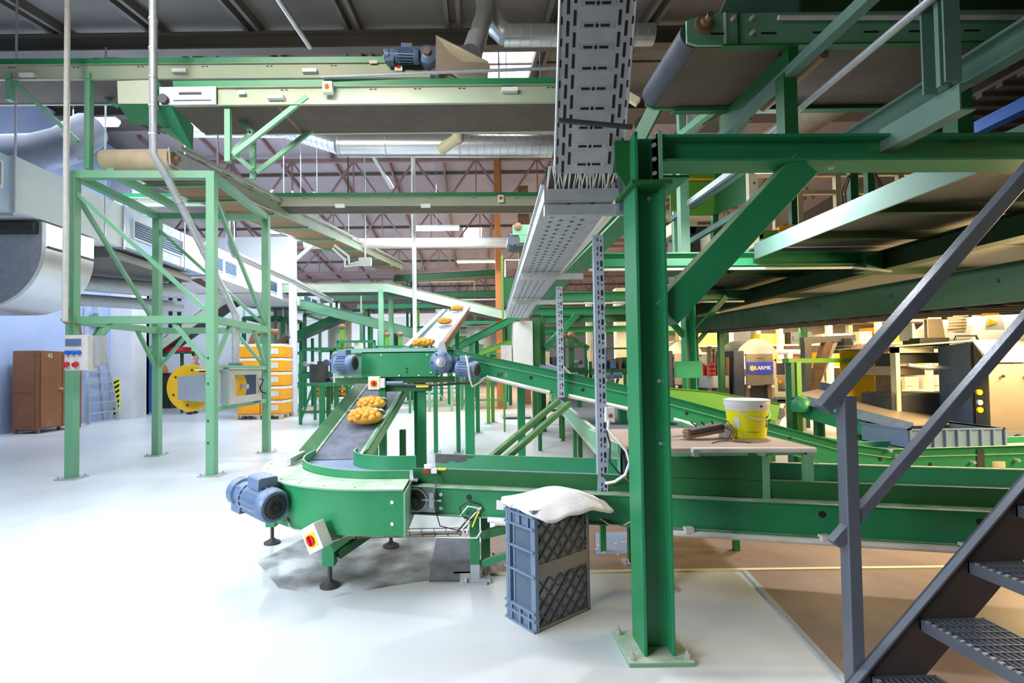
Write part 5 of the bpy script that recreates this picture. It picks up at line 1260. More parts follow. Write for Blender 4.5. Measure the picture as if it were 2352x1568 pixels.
# ------------------------------------------------------------------ middle distance
t = thing('sack_conveyor', 'blue grey belt conveyor with brown side running up and away carrying orange sacks', 'conveyor', at(985, 800, 7))
w0, w1 = (at(940,803,6.3), at(1006,799,6.3)), (at(1024,716,9.6), at(1069,712,9.6))
obj('belt', B().prism([w0[0], w0[1], w1[1], w1[0]], (0,0,-.015)), beltw, t)
obj('side_panel', B().prof([w0[0], w1[0]], [(-.03,-.12),(0,-.12),(0,.05),(-.06,.06),(-.07,.05),(-.03,.04)], side=(1,0,0)), greenl, t)
obj('side_panel', B().prof([w0[1], w1[1]], [(.0,-.14),(.03,-.14),(.10,.07),(.09,.08),(0,.03)], side=(1,0,0)), copper, t)
q = w0[1].lerp(w1[1], .6); leg(t, q.x, q.y, 0, q.z-.14, .07, green); q = w0[0].lerp(w1[0], .6); leg(t, q.x, q.y, 0, q.z-.12, .07, green)
def on_s(f, g): return w0[0].lerp(w0[1], g).lerp(w1[0].lerp(w1[1], g), f)
sack(on_s(.02,.45)+V(0,0,.01), .32, .24, .12, 'pale topped orange sack right behind the motor box')
sack(on_s(.52,.55)+V(0,0,.01), .26, .2, .12, 'small orange sack half way up the blue grey belt')
sack(on_s(.97,.6)+V(0,0,.01), .26, .2, .12, 'small orange sack near the top of the blue grey belt')

def pallet(label, c, rz=0, sx=1.2, sy=.8, grp=None):
    t = thing('wooden_pallet', label, 'pallet', c, grp); c = Vector(c)
    R_ = Matrix.Rotation(rz, 3, 'Z')
    def put(nm, b): 
        b.v = [R_ @ v + c for v in b.v]; obj(nm, b, wood, t)
    for y in (-.5,-.25,0,.25,.5): put('top_board', B().cbox((0, y*(sy-.1), .133), sx, .1, .022))
    for x in (-.5,0,.5):
        put('bottom_board', B().cbox((x*(sx-.1), 0, .011), .1, sy, .022))
        for y in (-.5,0,.5): put('block', B().cbox((x*(sx-.1), y*(sy-.1), .072), .1, .1, .1))
    return t
pc_ = gr(600, 962); pc_ = V(pc_.x, pc_.y+.3, 0)
pallet('wooden pallet under the tall orange wrapped stack', pc_, 0, 1.4, 1.0)
for k in range(5):
    z0 = .145+k*.42; hh = .41
    for j, x in ((0, -.34), (1, .34)):
        t = thing('wrapped_bale', '%s %s bale of the tall orange wrapped stack' % (('lowest','second lowest','middle','second highest','topmost')[k], ('left','right')[j]), 'bale', (pc_.x+x-(.0), pc_.y, z0), 'orange bales on the pallet')
        c = WL[t.name]
        obj('wrapping', B().cbox(c+V(0,0,hh/2), .66, .8, hh), orange, t, bevel=.03)
        obj('white_band', B().cbox(c+V(0,0,hh-.045), .665, .805, .07), white, t)
        if j: obj('white_label', B().cbox(c+V(.1,-.403,hh*.45), .22, .006, .16), whitep, t)
a_ = gr(715, 950)
pallet('empty wooden pallet right of the grey column', (a_.x, a_.y+.3, 0), 0, 1.5, .9); pallet('empty wooden pallet lying further right of the grey column', (a_.x+.9, a_.y+1.5, 0), 0, 1.2, .8)
a_ = gr(757, 918)
pallet('pallet loaded with orange sacks below the green machine', (a_.x, a_.y+.4, 0), 0, 1.9, 1.0)
rp = random.Random(5)
for k in range(15):
    i, j = k % 5, k//5
    cc_ = V(a_.x-.72+i*.36, a_.y+.1+rp.random()*.2, .145+j*.26); b = B()
    b.sph(cc_+V(0,0,.13), .23, .34, .14, 12, 7, .18)
    tag(obj('orange_sack', b, potato, smooth=True), 'orange sack in the heap on the pallet below the green machine', 'sack', 'orange sacks heaped on the far pallet')

def frame_box(t, x0, x1, y0, y1, z0, z1, s, m, mids=()):
    for x in (x0, x1):
        for y in (y0, y1): obj('post', B().box(x-s/2, y-s/2, z0, x+s/2, y+s/2, z1), m, t)
    for z in (z1,)+tuple(mids):
        for y in (y0, y1): obj('rail', B().box(x0, y-s/2, z-s/2, x1, y+s/2, z+s/2), m, t)
        for x in (x0, x1): obj('rail', B().box(x-s/2, y0, z-s/2, x+s/2, y1, z+s/2), m, t)
def machine(label, px0, px1, py0, py1, Y, seed, m=green, dp=1.2, name='sorting_machine', cols=None):
    """green framed packing machine standing on the floor: frame, hopper, drum, guards, small drives"""
    a, b_ = at(px0, py1, Y), at(px1, py0, Y); x0, x1, zt, zb = a.x, b_.x, b_.z, max(a.z, .3)
    t = thing(name, label, 'machine', ((x0+x1)/2, Y+dp/2, 0)); rg = random.Random(seed); wd = x1-x0; h = zt-zb; s = .07
    for x in (x0, x1):
        for y in (Y, Y+dp): obj('leg', B().box(x-s/2, y-s/2, 0, x+s/2, y+s/2, zb+h*.45), m, t)
    obj('bed', B().box(x0-.05, Y-.02, zb+h*.10, x1+.05, Y+dp, zb+h*.22), m, t)
    obj('bed_belt', B().box(x0, Y+.1, zb+h*.22, x1, Y+dp-.1, zb+h*.25), beltm, t)
    cols = cols or [steelp, greenl, white, dark, beltm, yelp, blued, galv]
    n = 5
    for k in range(n):
        c = x0+wd*(k+.5)/n; hh = h*(.2+.35*rg.random()); mm = rg.choice(cols); ww = wd/n*(.5+.4*rg.random())
        kind = rg.randrange(4)
        if kind == 0: obj('hopper', B().prism([(c-ww/2,Y+.1,zb+h*.25+hh),(c+ww/2,Y+.1,zb+h*.25+hh),(c+ww*.2,Y+.1,zb+h*.25),(c-ww*.2,Y+.1,zb+h*.25)], (0,dp*.6,0)), mm, t)
        elif kind == 1: obj('drum', B().cyl((c,Y+.1,zb+h*.25+hh*.5), (c,Y+dp*.7,zb+h*.25+hh*.5), min(hh,ww)*.5, 16), mm, t, True)
        elif kind == 2: obj('guard_box', B().box(c-ww/2, Y+.05, zb+h*.25, c+ww/2, Y+dp*.6, zb+h*.25+hh), mm, t, bevel=.01)
        else:
            obj('mast', B().box(c-.06, Y+.1, zb+h*.25, c+.06, Y+.22, zt), greeny if m is green else m, t); obj('mast_head', B().sph((c,Y+.15,zt+.02), .11, .1, .09, 10, 6), copper, t)
    for k in range(3):
        c = x0+wd*rg.random(); obj('drive', B().cyl((c-.1,Y-.06,zb+h*.08), (c+.1,Y-.06,zb+h*.08), .07, 12), blued, t, True)
    obj('top_rail', B().box(x0, Y, zb+h*.72, x1, Y+.05, zb+h*.76), m, t)
    for x in (x0, x1): obj('upright', B().box(x-.03, Y, zb+h*.2, x+.03, Y+.06, zb+h*.76), m, t)
    obj('brace', B().bar((x0,Y,.1), (x0+wd*.4,Y,zb), .05, .05), m, t)
    obj('lower_rail', B().box(x0, Y, .3, x1, Y+.05, .36), m, t)
    return t
machine('green framed sorting machine right of the grey column with teal guard box', 690, 770, 775, 880, 13.0, 11)
machine('green sorting machine with two light green masts behind the left motor', 775, 860, 750, 880, 14.5, 4)
machine('green packing machine behind the hump conveyor leg', 865, 940, 768, 872, 16.0, 9)
machine('long pale machine glimpsed between orange stack and grey column', 612, 665, 800, 905, 17.0, 21)
machine('white and green machine further back over the sack conveyor', 900, 1010, 720, 840, 22, 33)
machine('green machine group under the conveyor pair near the tray end', 1060, 1160, 790, 875, 17, 14)
machine('far packing machine at the centre behind the drop pipe', 940, 1060, 735, 850, 28, 8)
machine('dark machine group seen between tray struts and white cabinet', 1245, 1345, 770, 870, 12.5, 17, greend, cols=[dark, copper, cream, greend, beltm])
machine('dark machine left of the big post behind two cream columns', 1385, 1470, 775, 870, 11.5, 23, greend, cols=[dark, copper, blued, greend, cream])
machine('warm lit packing machine glimpsed right of the big post', 1545, 1600, 800, 880, 10.5, 31, greend, cols=[cream, steelp, dark, copper])
# cream columns
for px, w_, lb in ((1357, 13, 'slim cream column between the two perforated struts'), (1389, 10, 'slim white post right beside the long perforated strut'), (1432, 26, 'wide cream column just left of the big green post')):
    q = at(px, 880, 13.6 if w_ > 20 else 14.6); ww = w_*q.y/1130
    tt_ = thing('pale_column', lb, 'column', (q.x, q.y, 0)); obj('shaft', B().box(q.x-ww/2, q.y, .02, q.x+ww/2, q.y+ww, 3.6), cream if px != 1389 else white, tt_); obj('base_plate', B().box(q.x-ww, q.y-.05, 0, q.x+ww, q.y+ww+.05, .02), galv, tt_)
    if px == 1357: obj('rust_stripe', B().box(q.x+.01, q.y-.012, .1, q.x+ww/2, q.y, 3.5), wood, tt_)
# green cross structures between tray and post
t = thing('rear_platform_frame', 'green rear platform frame with level beams behind the cable tray struts', 'steel frame', (2.2, 13, 0))
for py, Y, m in ((733,11,green),(722,12.2,green),(757,13,green),(735,15,greend),(768,16,green)):
    a, b_ = at(1243, py, Y), at(1560, py-2, Y); obj('beam', B().ibeam(V(a.x,Y,a.z), V(b_.x+1.0,Y,a.z), .14, .15), m, t)
a, b_ = at(1252, 800, 10.9), at(1335, 712, 10.9); obj('knee_brace', B().bar(a, b_, .1, .13), green, t)
a, b_ = at(1300, 770, 13), at(1352, 800, 13); obj('knee_brace', B().bar(a, b_, .1, .12), greend, t)
for x, y in ((at(1243,800,11).x, 11), (at(1560,800,11).x+1, 11), (at(1243,800,16).x, 16), (at(1560,800,16).x+1, 16)): obj('post', B().box(x-.08, y-.08, 0, x+.08, y+.08, 2.5), greend, t)
t = thing('far_belt', 'lilac grey belt running away left of the short perforated strut', 'conveyor', at(1260, 850, 9))
a0, a1, a2, a3 = at(1238,858,8.4), at(1330,892,7.4), at(1290,846,11), at(1240,826,12.5)
obj('belt', B().prism([a0, a1, a2, a3], (0,0,-.02)), beltw, t); obj('side_panel', B().prof([a1, a2], [(0,-.15),(.05,-.15),(.05,.06),(0,.06)], side=(1,0,0)), greenl, t)
for q in (a0, a1, a2, a3): obj('leg', B().box(q.x-.03, q.y-.03, 0, q.x+.03, q.y+.03, q.z-.02), greend, t)
# many green frames far back in the hall
for k, (px0, px1, py0, Y) in enumerate(((560,650,730,19),(700,830,722,20),(950,1090,690,24),(1030,1170,742,19),(1000,1120,770,33),(870,960,760,30))):
    a, b_ = at(px0, py0, Y), at(px1, py0, Y)
    t = thing('gantry', ('green frame left of the grey column by the white wall','pale green frame above the sorting machines','yellow green frame high behind the drop pipe','green frame left of the tray end','small green frame deep in the hall centre','small green frame deep in the hall left of centre')[k], 'gantry', ((a.x+b_.x)/2, Y+1, 0))
    frame_box(t, a.x, b_.x, Y, Y+2, 0, a.z, .12, (green, greenl, greeny, green, greenl, green)[k], (a.z*.62,))
    obj('guard_rail', B().tube([V(a.x,Y,a.z), V(a.x,Y,a.z+.9), V(b_.x,Y,a.z+.9), V(b_.x,Y,a.z)], .04, 6), (white, cream, cream, white, white, white)[k], t)
    obj('deck', B().box(a.x, Y, a.z, b_.x, Y+2, a.z+.04), galv, t)
    obj('tank', B().cyl(V((a.x+b_.x)/2,Y+1,a.z*.62+.06), V((a.x+b_.x)/2,Y+1,a.z-.1), .5, 16), steelp, t, True)
t = thing('green_stand', 'small light green leg frame standing alone in the aisle', 'stand', gr(1010, 945))
c = WL[t.name]; 
for px in (984, 1036): q = gr(px, 948); obj('leg', B().box(q.x-.04, c.y-.04, 0, q.x+.04, c.y+.04, 1.05), greenl, t)
q, r_ = gr(984, 948), gr(1036, 948); obj('rail', B().box(q.x, c.y-.03, .15, r_.x, c.y+.03, .21), greenl, t); obj('rail', B().box(q.x, c.y-.03, 1.0, r_.x, c.y+.03, 1.06), greenl, t)
obj('brace', B().bar(V(q.x+.05,c.y,.95), V(r_.x-.1,c.y,.2), .04, .04), greenl, t)
# leg of the table by the grey column
t = thing('green_side_table', 'green legged steel table standing right of the grey column', 'table', gr(738, 978))
c = WL[t.name]; obj('table_top', B().box(c.x-.42, c.y, 1.02, c.x+1.0, c.y+.8, 1.1), green, t)
for x in (0, .92): obj('leg', B().box(c.x+x-.06, c.y+.02, 0, c.x+x+.06, c.y+.14, 1.02), green, t); obj('rear_leg', B().box(c.x+x-.05, c.y+.6, 0, c.x+x+.05, c.y+.7, 1.02), green, t)
obj('dark_drum', B().cyl((c.x-.16,c.y+.35,1.1), (c.x-.16,c.y+.35,1.58), .24, 16), dark, t, True); obj('box', B().box(c.x+.25, c.y+.2, 1.1, c.x+.45, c.y+.5, 1.4), white, t)
# black plant standing on the wall machine side
t = thing('grey_wrapped_roll', 'short grey bent pipe pieces above the orange stack', 'pipe', at(590, 780, 15))
obj('bend', B().tube([at(575,795,15), at(583,772,15), at(600,760,15), at(640,762,15)], .09, 10), copper, t, True); obj('bend', B().tube([at(640,792,15), at(648,780,15), at(662,770,15)], .1, 10), dark, t, True)
obj('stand', B().box(at(600,760,15).x, 15, 0, at(606,760,15).x, 15.08, at(600,760,15).z), green, t)

# ------------------------------------------------------------------ right middle distance: packing line in warm light
t = thing('bright_green_conveyor', 'bright yellow green conveyor behind the bucket sloping to the right', 'conveyor', (3, 6.3, 0))
n_ = [at(1500,895,6.3), at(1640,906,6.3), at(1790,934,6.3)]
conv(t, n_, .5, .04, .18, .03, greeny, beltm, beltb, 1, 0)
obj('guard_box', B().box(at(1530,0,6.2).x, 6.15, at(0,888,6.2).z, at(1588,0,6.2).x, 6.2, at(0,850,6.2).z), green, t)
for q in (n_[0], n_[2]): leg(t, q.x, q.y+.2, 0, q.z-.15, .07, greeny)
def dome_machine(label, px, Y, sc=1.0, sgn=True):
    c = at(px, 880, Y); c = V(c.x, Y, 0); t = thing('packing_machine', label, 'machine', c)
    zt, zb = at(px, 812, Y).z, at(px, 883, Y).z; wd = 62*Y/1130*sc
    obj('front_panel', B().box(c.x-wd/2, Y, zb, c.x+wd/2, Y+.03, zt), steel, t, bevel=.005)
    pl = [(c.x-wd*.85, zt-.02)]+[(c.x-wd*.85+wd*1.6*k/10, zt+.28*math.sin(math.pi*k/10)**.8) for k in range(1, 10)]+[(c.x+wd*.75, zt-.02)]
    obj('dome_cover', B().prism([(x, Y+.04, z) for x, z in pl], (0, .7, 0)), steelp, t)
    obj('side_column', B().box(c.x-wd*.95, Y+.02, .3, c.x-wd*.53, Y+.5, zt+.06), beltm, t, bevel=.02)
    s_ = obj('sign_board', B().box(c.x-wd*.47, Y-.02, at(px,858,Y).z, c.x+wd*.47, Y, at(px,831,Y).z), signb, t)
    if sgn:
        zc = at(px, 845, Y).z
        obj('yellow_dot', B().cyl(V(c.x-wd*.30,Y-.024,zc), V(c.x-wd*.30,Y-.02,zc), .05, 20), yelp, s_)
        text('LARMK', V(c.x+wd*.09, Y-.025, zc), (math.pi/2, 0, 0), wd*.185, white, s_, bold=.004)
    obj('under_frame', B().box(c.x-wd*.4, Y+.1, .25, c.x+wd*.4, Y+.5, zb-.02), dark, t)
    for x in (-.42, .42): obj('leg', B().box(c.x+wd*x-.04, Y+.05, 0, c.x+wd*x+.04, Y+.13, zb), copper, t); obj('knob', B().sph((c.x+wd*x*1.05, Y-.02, zb-.04), .03, .03, .03), white, t)
    obj('slot', B().box(c.x-.05, Y-.004, zt-.09, c.x+.06, Y, zt-.08), dark, t)
    for k in range(5): x = c.x-wd*(1.15+.16*k); obj('feed_rod', B().tube([V(x,Y+.1,.5), V(x+.02,Y+.1,zt+.05*k-.05)], .025 if k % 2 else .045, 8), dark if k % 2 else copper, t, True)
    obj('feed_block', B().box(c.x-wd*1.9, Y+.05, 1.0, c.x-wd*1.1, Y+.4, 1.22), galv, t)
    for k in range(3): obj('red_fitting', B().sph((c.x-wd*1.75, Y+.02, 1.26+k*.08), .06, .05, .04), red, t)
    obj('feed_base', B().box(c.x-wd*1.9, Y+.1, 0, c.x-wd*1.0, Y+.4, 1.0), dark, t)
    return t
dome_machine('steel packing machine with rounded top and violet sign right of the green rear post', 1746, 9.0)
dome_machine('steel packing machine partly hidden behind the green rear post, violet sign cut off', 1578, 9.6, .9)
# big stainless machine
t = thing('weighing_machine', 'large brushed steel packing machine with open front and dark blue door on the right', 'machine', (6.2, 5.9, 0))
def Q(px, py, Y=6.0): return at(px, py, Y)
a, b_ = Q(2062, 960), Q(2152, 795)
z0, z1 = .62, Q(2062,797).z
x0 = a.x; xm = Q(2106,0).x; x1 = Q(2190,0,5.6).x
fr = B().box(x0, 6.0, z0, x0+.05, 6.08, z1).box(x0, 6.0, z1-.07, x1, 6.08, z1).box(x0, 6.0, z0, x1, 6.08, z0+.05)
obj('front_frame', fr, cream, t); obj('back_board', B().box(x0, 6.9, z0, x1, 6.92, z1), yellow, t)
obj('dark_guard', B().box(x0-.05, 6.02, z0+.05, xm+.25, 6.5, z0+.42), dark, t, bevel=.02)
obj('inner_block', B().box(x0+.2, 6.3, z0+.75, xm+.2, 6.8, z1-.35), wood, t); obj('top_block', B().box(x0+.05, 6.1, z1-.2, xm+.2, 6.6, z1-.07), dark, t)
obj('inner_column', B().box(xm-.18, 6.35, z0+.4, xm-.1, 6.6, z1-.1), copper, t)
obj('white_unit', B().cbox((xm-.02, 6.15, z0+.22), .22, .2, .16), whitep, t, bevel=.01)
obj('side_door', B().prism([(xm+.12,6.0,z0-.05),(x1,5.55,z0-.1),(x1,5.55,z1+.03),(xm+.12,6.0,z1)], (.0,.02,0)), blued, t)
obj('door_edge', B().bar((x1,5.54,z0-.1), (x1,5.54,z1), .02, .02, up=(0,1,0)), black, t)
x2 = Q(2235,0,5.3).x
obj('corner_door', B().prism([(x1+.01,5.54,z0-.1),(x2,5.3,z0-.05),(x2,5.3,z1-.2),(x1+.01,5.54,z1+.03)], (0,.02,0)), shade, t)
for dz, m_ in ((.52, black), (.36, yelp), (.25, beltw), (.17, yelp)): obj('door_mark', B().cyl((x2-.08,5.33,z0+dz+.1), (x2-.08,5.31,z0+dz+.1), .03 if m_ is not black else .045, 12), m_, t)
obj('right_panel', B().prism([(x2+.01,5.3,z0+.05),(x2+1.1,5.0,z0+.05),(x2+1.1,5.0,z1-.22),(x2+.01,5.3,z1-.22)], (0,.02,0)), steel, t)
obj('sloped_top', B().prism([(x1,5.54,z1+.04),(x2+.01,5.28,z1-.20),(x2+1.1,4.98,z1-.20),(x2+1.1,5.8,z1+.06)], (0,0,.012)), white, t)
obj('roof_plate', B().prism([(x0,6.0,z1),(x1,5.54,z1+.04),(x2+1.1,5.8,z1+.06),(x2+1.1,7.0,z1+.06),(x0,7.0,z1)], (0,0,.015)), steelp, t)
for dx_, dz in ((.06,.0),(.25,-.0),(.55,0)): obj('bolt', B().bolt((x2+.05+dx_, 5.27-dx_*.27, z1-.35), (0,-1,0), .016, .012), black, t)
obj('robot_arm', B().tube([(x0+.1,5.95,z1-.22), (x0+.3,5.9,z1-.26), (xm+.2,5.85,z1-.25)], .025, 8), alu, t, True); obj('arm_joint', B().sph((xm+.26,5.83,z1-.26), .05, .05, .04), black, t); obj('arm_post', B().bar((xm+.28,5.83,z1-.2), (xm+.28,5.83,z1+.05), .012, .012, up=(0,1,0)), cream, t)
for x, y in ((x0+.1,6.05),(x1-.1,5.9),(x2,5.5),(x2+1.0,5.2),(x2+1.0,6.6),(x0+.1,6.7)): obj('leg', B().box(x-.04, y-.04, 0, x+.04, y+.04, z0+.1), copper, t)
for k in range(4): obj('valve', B().sph((x2+.3+k*.16, 5.3, z0-.08), .05, .05, .09), copper, t)
obj('handle', B().tube([(x2+.05,5.7,z1+.06),(x2+.07,5.7,z1+.11),(x2+.3,5.7,z1+.11),(x2+.32,5.7,z1+.06)], .012, 8), black, t)
ZR = z1+.015
t = thing('monitor', 'grey backed monitor standing on the steel machine roof', 'monitor', Q(2152, 778, 6.3))
a, b_ = Q(2131,776,6.3), Q(2170,732,6.3)
obj('screen_case', B().prism([(a.x,6.3,a.z),(b_.x,6.3,a.z),(b_.x-.03,6.3,b_.z),(a.x,6.3,b_.z)], (0,.05,0)), steel, t, bevel=.006); obj('foot', B().box(a.x-.15, 6.25, ZR, b_.x, 6.4, a.z), dark, t)
t = thing('white_monitor', 'white edged monitor seen from its side left of the grey one', 'monitor', Q(2103, 780, 6.35))
a, b_ = Q(2096,781,6.4), Q(2110,742,6.4); obj('screen_case', B().prism([(a.x,6.4,a.z),(b_.x,6.4,a.z),(b_.x-.06,6.4,b_.z),(a.x,6.4,b_.z)], (0,.2,0)), white, t); obj('foot', B().box(a.x, 6.42, ZR, a.x+.1, 6.55, a.z), dark, t)
# white tanks and hoses behind
t = thing('white_hopper', 'big white rounded hopper and yellow label behind the steel machine', 'hopper', (7.4, 7.6, 0))
obj('tank', B().lathe((Q(2310,0,7.8).x, 8.2, 1.55), (0,0,1), [(.3,0),(.62,.12),(.68,.32),(.66,.5),(.5,.6)], 24), white, t, True)
obj('tank', B().lathe((Q(2225,0,8.0).x, 8.4, 1.7), (0,0,1), [(.3,0),(.5,.1),(.52,.3),(.4,.42)], 24), steelp, t, True)
obj('sheet', B().prism([Q(2262,757,7.3), Q(2308,757,7.3), Q(2301,722,7.3), Q(2268,724,7.3)], (0,.03,0)), white, t); obj('yellow_label', B().prism([Q(2268,748,7.28), Q(2294,741,7.28), Q(2272,732,7.28)], (0,.01,0)), yelp, t)
hs = [Q(2196,760,7.4), Q(2200,745,7.4), Q(2196,728,7.4), Q(2202,716,7.4)]; obj('ribbed_hose', B().tube(hs, .1, 14), wood, t, True)
for k in range(7): q = hs[0].lerp(hs[-1], k/6.5); obj('hose_ring', B().cyl(q-V(0,0,.008), q+V(0,0,.008), .112, 14), cream, t)
for x in (Q(2196,0,7.5).x, Q(2330,0,8.0).x): obj('stand', B().box(x-.05, 7.7, 0, x+.05, 7.8, 1.7), cream, t)
# trough conveyor with crate
t = thing('trough_conveyor', 'steel trough conveyor with green side leading to the grey crate', 'conveyor', (4.6, 5.5, 0))
a0, a1 = at(1822,905,6.6), at(2098,975,5.15); a2, a3 = at(1880,893,7.4), at(2262,968,5.9)
obj('trough_bed', B().prism([a0, a1, a3, a2], (0,0,-.015)), steel, t)
d_ = (a1-a0).normalized(); s_ = V(d_.y,-d_.x,0).normalized()
obj('near_wall', B().prof([a0, a1], [(0,0),(.10,-.07),(.105,-.065),(.005,.02)], side=s_), beltw if False else blued, t); obj('far_wall', B().prof([a2, a3], [(0,0),(-.02,.10),(-.03,.10),(-.01,0)], side=s_), blued, t)
obj('side_panel', B().prof([a0, a0.lerp(a1,.93)], [(.02,-.26),(.035,-.26),(.035,-.06),(.02,-.06)], side=s_), green, t)
for f in (.25,.62): q = a0.lerp(a1, f)+V(.1,.15,0); leg(t, q.x, q.y, 0, q.z-.1, .08, greend)
q = a2.lerp(a3, .5); leg(t, q.x, q.y, 0, q.z-.02, .08, greend)
t = thing('green_gate_frame', 'light green square gate frame spanning the trough conveyor', 'steel frame', (4.4, 6.6, 0))
x0, x1 = at(1797,0,6.5).x, at(1995,0,7.0).x
zt = at(1797,832,6.5).z
obj('post', B().box(x0-.06, 6.45, 0, x0+.0, 6.57, zt), greend, t); obj('post', B().box(x0, 6.43, 0, x0+.06, 6.57, zt), greeny, t); obj('post', B().box(x1-.05, 6.95, 0, x1+.05, 7.05, zt), greeny, t)
obj('top_bar', B().bar((x0-.1,6.5,zt+.02), (x1+.05,7.0,zt+.02), .1, .06), greeny, t)
obj('foot_block', B().lathe((x0+.0,6.36,at(1800,945,6.4).z), (0,0,1), [(.10,0),(.12,.05),(.11,.14),(.05,.2)], 16), green, t, True)
t = thing('grey_crate', 'open blue grey plastic crate at the end of the trough conveyor', 'crate', at(2165, 1030, 4.95))
c = WL[t.name]; x0, x1 = at(2064,0,4.9).x, at(2278,0,4.9).x; zb, zt = at(2064,1032,4.95).z, at(2066,985,4.95).z
for nm, b in (('front_wall', B().box(x0,4.95,zb,x1,4.965,zt)), ('back_wall', B().box(x0+.05,5.55,zb,x1,5.565,zt)), ('side_wall', B().box(x0,4.95,zb,x0+.015,5.56,zt)), ('side_wall', B().box(x1-.015,4.95,zb,x1,5.56,zt)), ('bottom', B().box(x0,4.95,zb,x1,5.56,zb+.01)), ('rim', B().box(x0-.01,4.94,zt-.015,x1+.01,4.965,zt).box(x0-.01,4.94,zt-.015,x0+.015,5.57,zt).box(x1-.015,4.94,zt-.015,x1+.01,5.57,zt).box(x0,5.55,zt-.015,x1,5.575,zt))): obj(nm, b, cratem, t)
for k in range(9): x = x0+(x1-x0)*(k/8); obj('rib', B().box(x-.008, 4.93, zb, x+.008, 4.95, zt-.01), cratem, t)
t = thing('crate_stand', 'green stand that carries the open grey crate', 'stand', (c.x, 5.25, 0))
obj('stand_top', B().box(x0-.02, 4.96, zb-.05, x1+.02, 5.6, zb), greeny, t)
for x in (x0+.05, x1-.05):
    for y in (5.0, 5.55): obj('leg', B().box(x-.03, y-.03, 0, x+.03, y+.03, zb-.05), green, t)
# brown step frame
t = thing('brown_step_frame', 'dark brown slanted step frame behind the green gate frame', 'frame', at(1890, 900, 8))
def bar2(a, b_, s, m=shade, nm='bar', Y=8.0): obj(nm, B().bar(at(*a, Y), at(*b_, Y), s, s), m, t)
bar2((1842,782), (1960,776), .1); bar2((1851,785), (1853,905), .11); bar2((1900,785), (1862,900), .12, copper); bar2((1918,783), (1866,905), .06, wood)
for k in range(2): obj('step', B().prism([at(1938,777+k*18,7.9), at(1955,777+k*18,7.9), at(1962,792+k*18,7.9), at(1940,792+k*18,7.9)], (0,.3,0)), dark, t)
for k in range(9):
    q = at(1948+6*math.sin(k*1.7), 818+k*8, 7.6); obj('red_roll', B().sph(q, .07, .06, .035, 10, 6), red if k % 3 else black, t, True)
obj('post', B().box(at(1853,0,8).x-.05, 7.95, 0, at(1853,0,8).x+.05, 8.05, 1.0), shade, t)
# storage rack and boxes along the warm partition
t = thing('storage_rack', 'long cream storage rack in warm light behind the packing machines', 'rack', (9.5, 13.6, 0))
rx0, rx1 = at(1545,0,13).x, at(2352,0,13).x+1
for k in range(9):
    x = rx0+(rx1-rx0)*k/8
    for y in (13.0, 14.0): obj('upright', B().box(x-.06, y-.06, 0, x+.06, y+.06, 2.9), cream, t)
for z in (.7, 1.35, 1.95, 2.55):
    obj('shelf', B().box(rx0, 13.0, z-.04, rx1, 14.0, z), cream, t)
rb = random.Random(12); pal = [white, whitep, wood, orange, cream, steel, red, beltw, yelp, copper, dark, steelp, whitep, wood]
k = 0
for z in (.7, 1.35, 1.95, 2.55):
    x = rx0+.15
    while x < rx1-.8:
        w_ = .3+rb.random()*.55; h_ = .22+rb.random()*.30; 
        b = B().box(x, 13.05, z, x+w_, 13.7, z+h_).box(x+w_*.1, 13.03, z+h_*.3, x+w_*.5, 13.05, z+h_*.65)
        mm = rb.choice(pal); sh = {.7:'lowest', 1.35:'second', 1.95:'third', 2.55:'top'}[z]; cn = {white.name:'white', whitep.name:'off white', wood.name:'tan', orange.name:'orange', cream.name:'cream', steel.name:'brownish steel', red.name:'red', beltw.name:'blue grey', yelp.name:'yellow', copper.name:'brown', dark.name:'dark grey', steelp.name:'pale beige'}[mm.name]
        tag(obj('stored_box', b, mm), '%s box on the %s shelf of the warm lit storage rack' % (cn, sh), 'box', '%s boxes on the %s rack shelf' % (cn, sh)); x += w_+.04+rb.random()*.25; k += 1
# machines of the packing line in front of the rack
machine('tan packing line machine behind the trough conveyor', 1985, 2060, 800, 935, 9.0, 41, greeny, cols=[steelp, red, whitep, dark, orange], name='packing_line')
machine('cream packing line machine between the dome machine and brown frame', 1782, 1840, 790, 930, 10.5, 44, cream, cols=[steelp, orange, whitep, dark, copper], name='packing_line')
machine('pale packing line machine left of the dome machine', 1610, 1680, 785, 900, 11.0, 47, cream, cols=[steelp, dark, whitep, red, copper], name='packing_line')
t = thing('white_pipe_rail', 'white painted pipe rail in front of the packing machines', 'rail', at(1820, 810, 9.6))
a, b_ = at(1775,808,9.6), at(1850,808,9.6); obj('rail', B().tube([a, b_], .05, 8), white, t); q = at(1811,808,9.6); obj('post', B().box(q.x-.05, 9.55, 0, q.x+.05, 9.65, q.z), white, t)

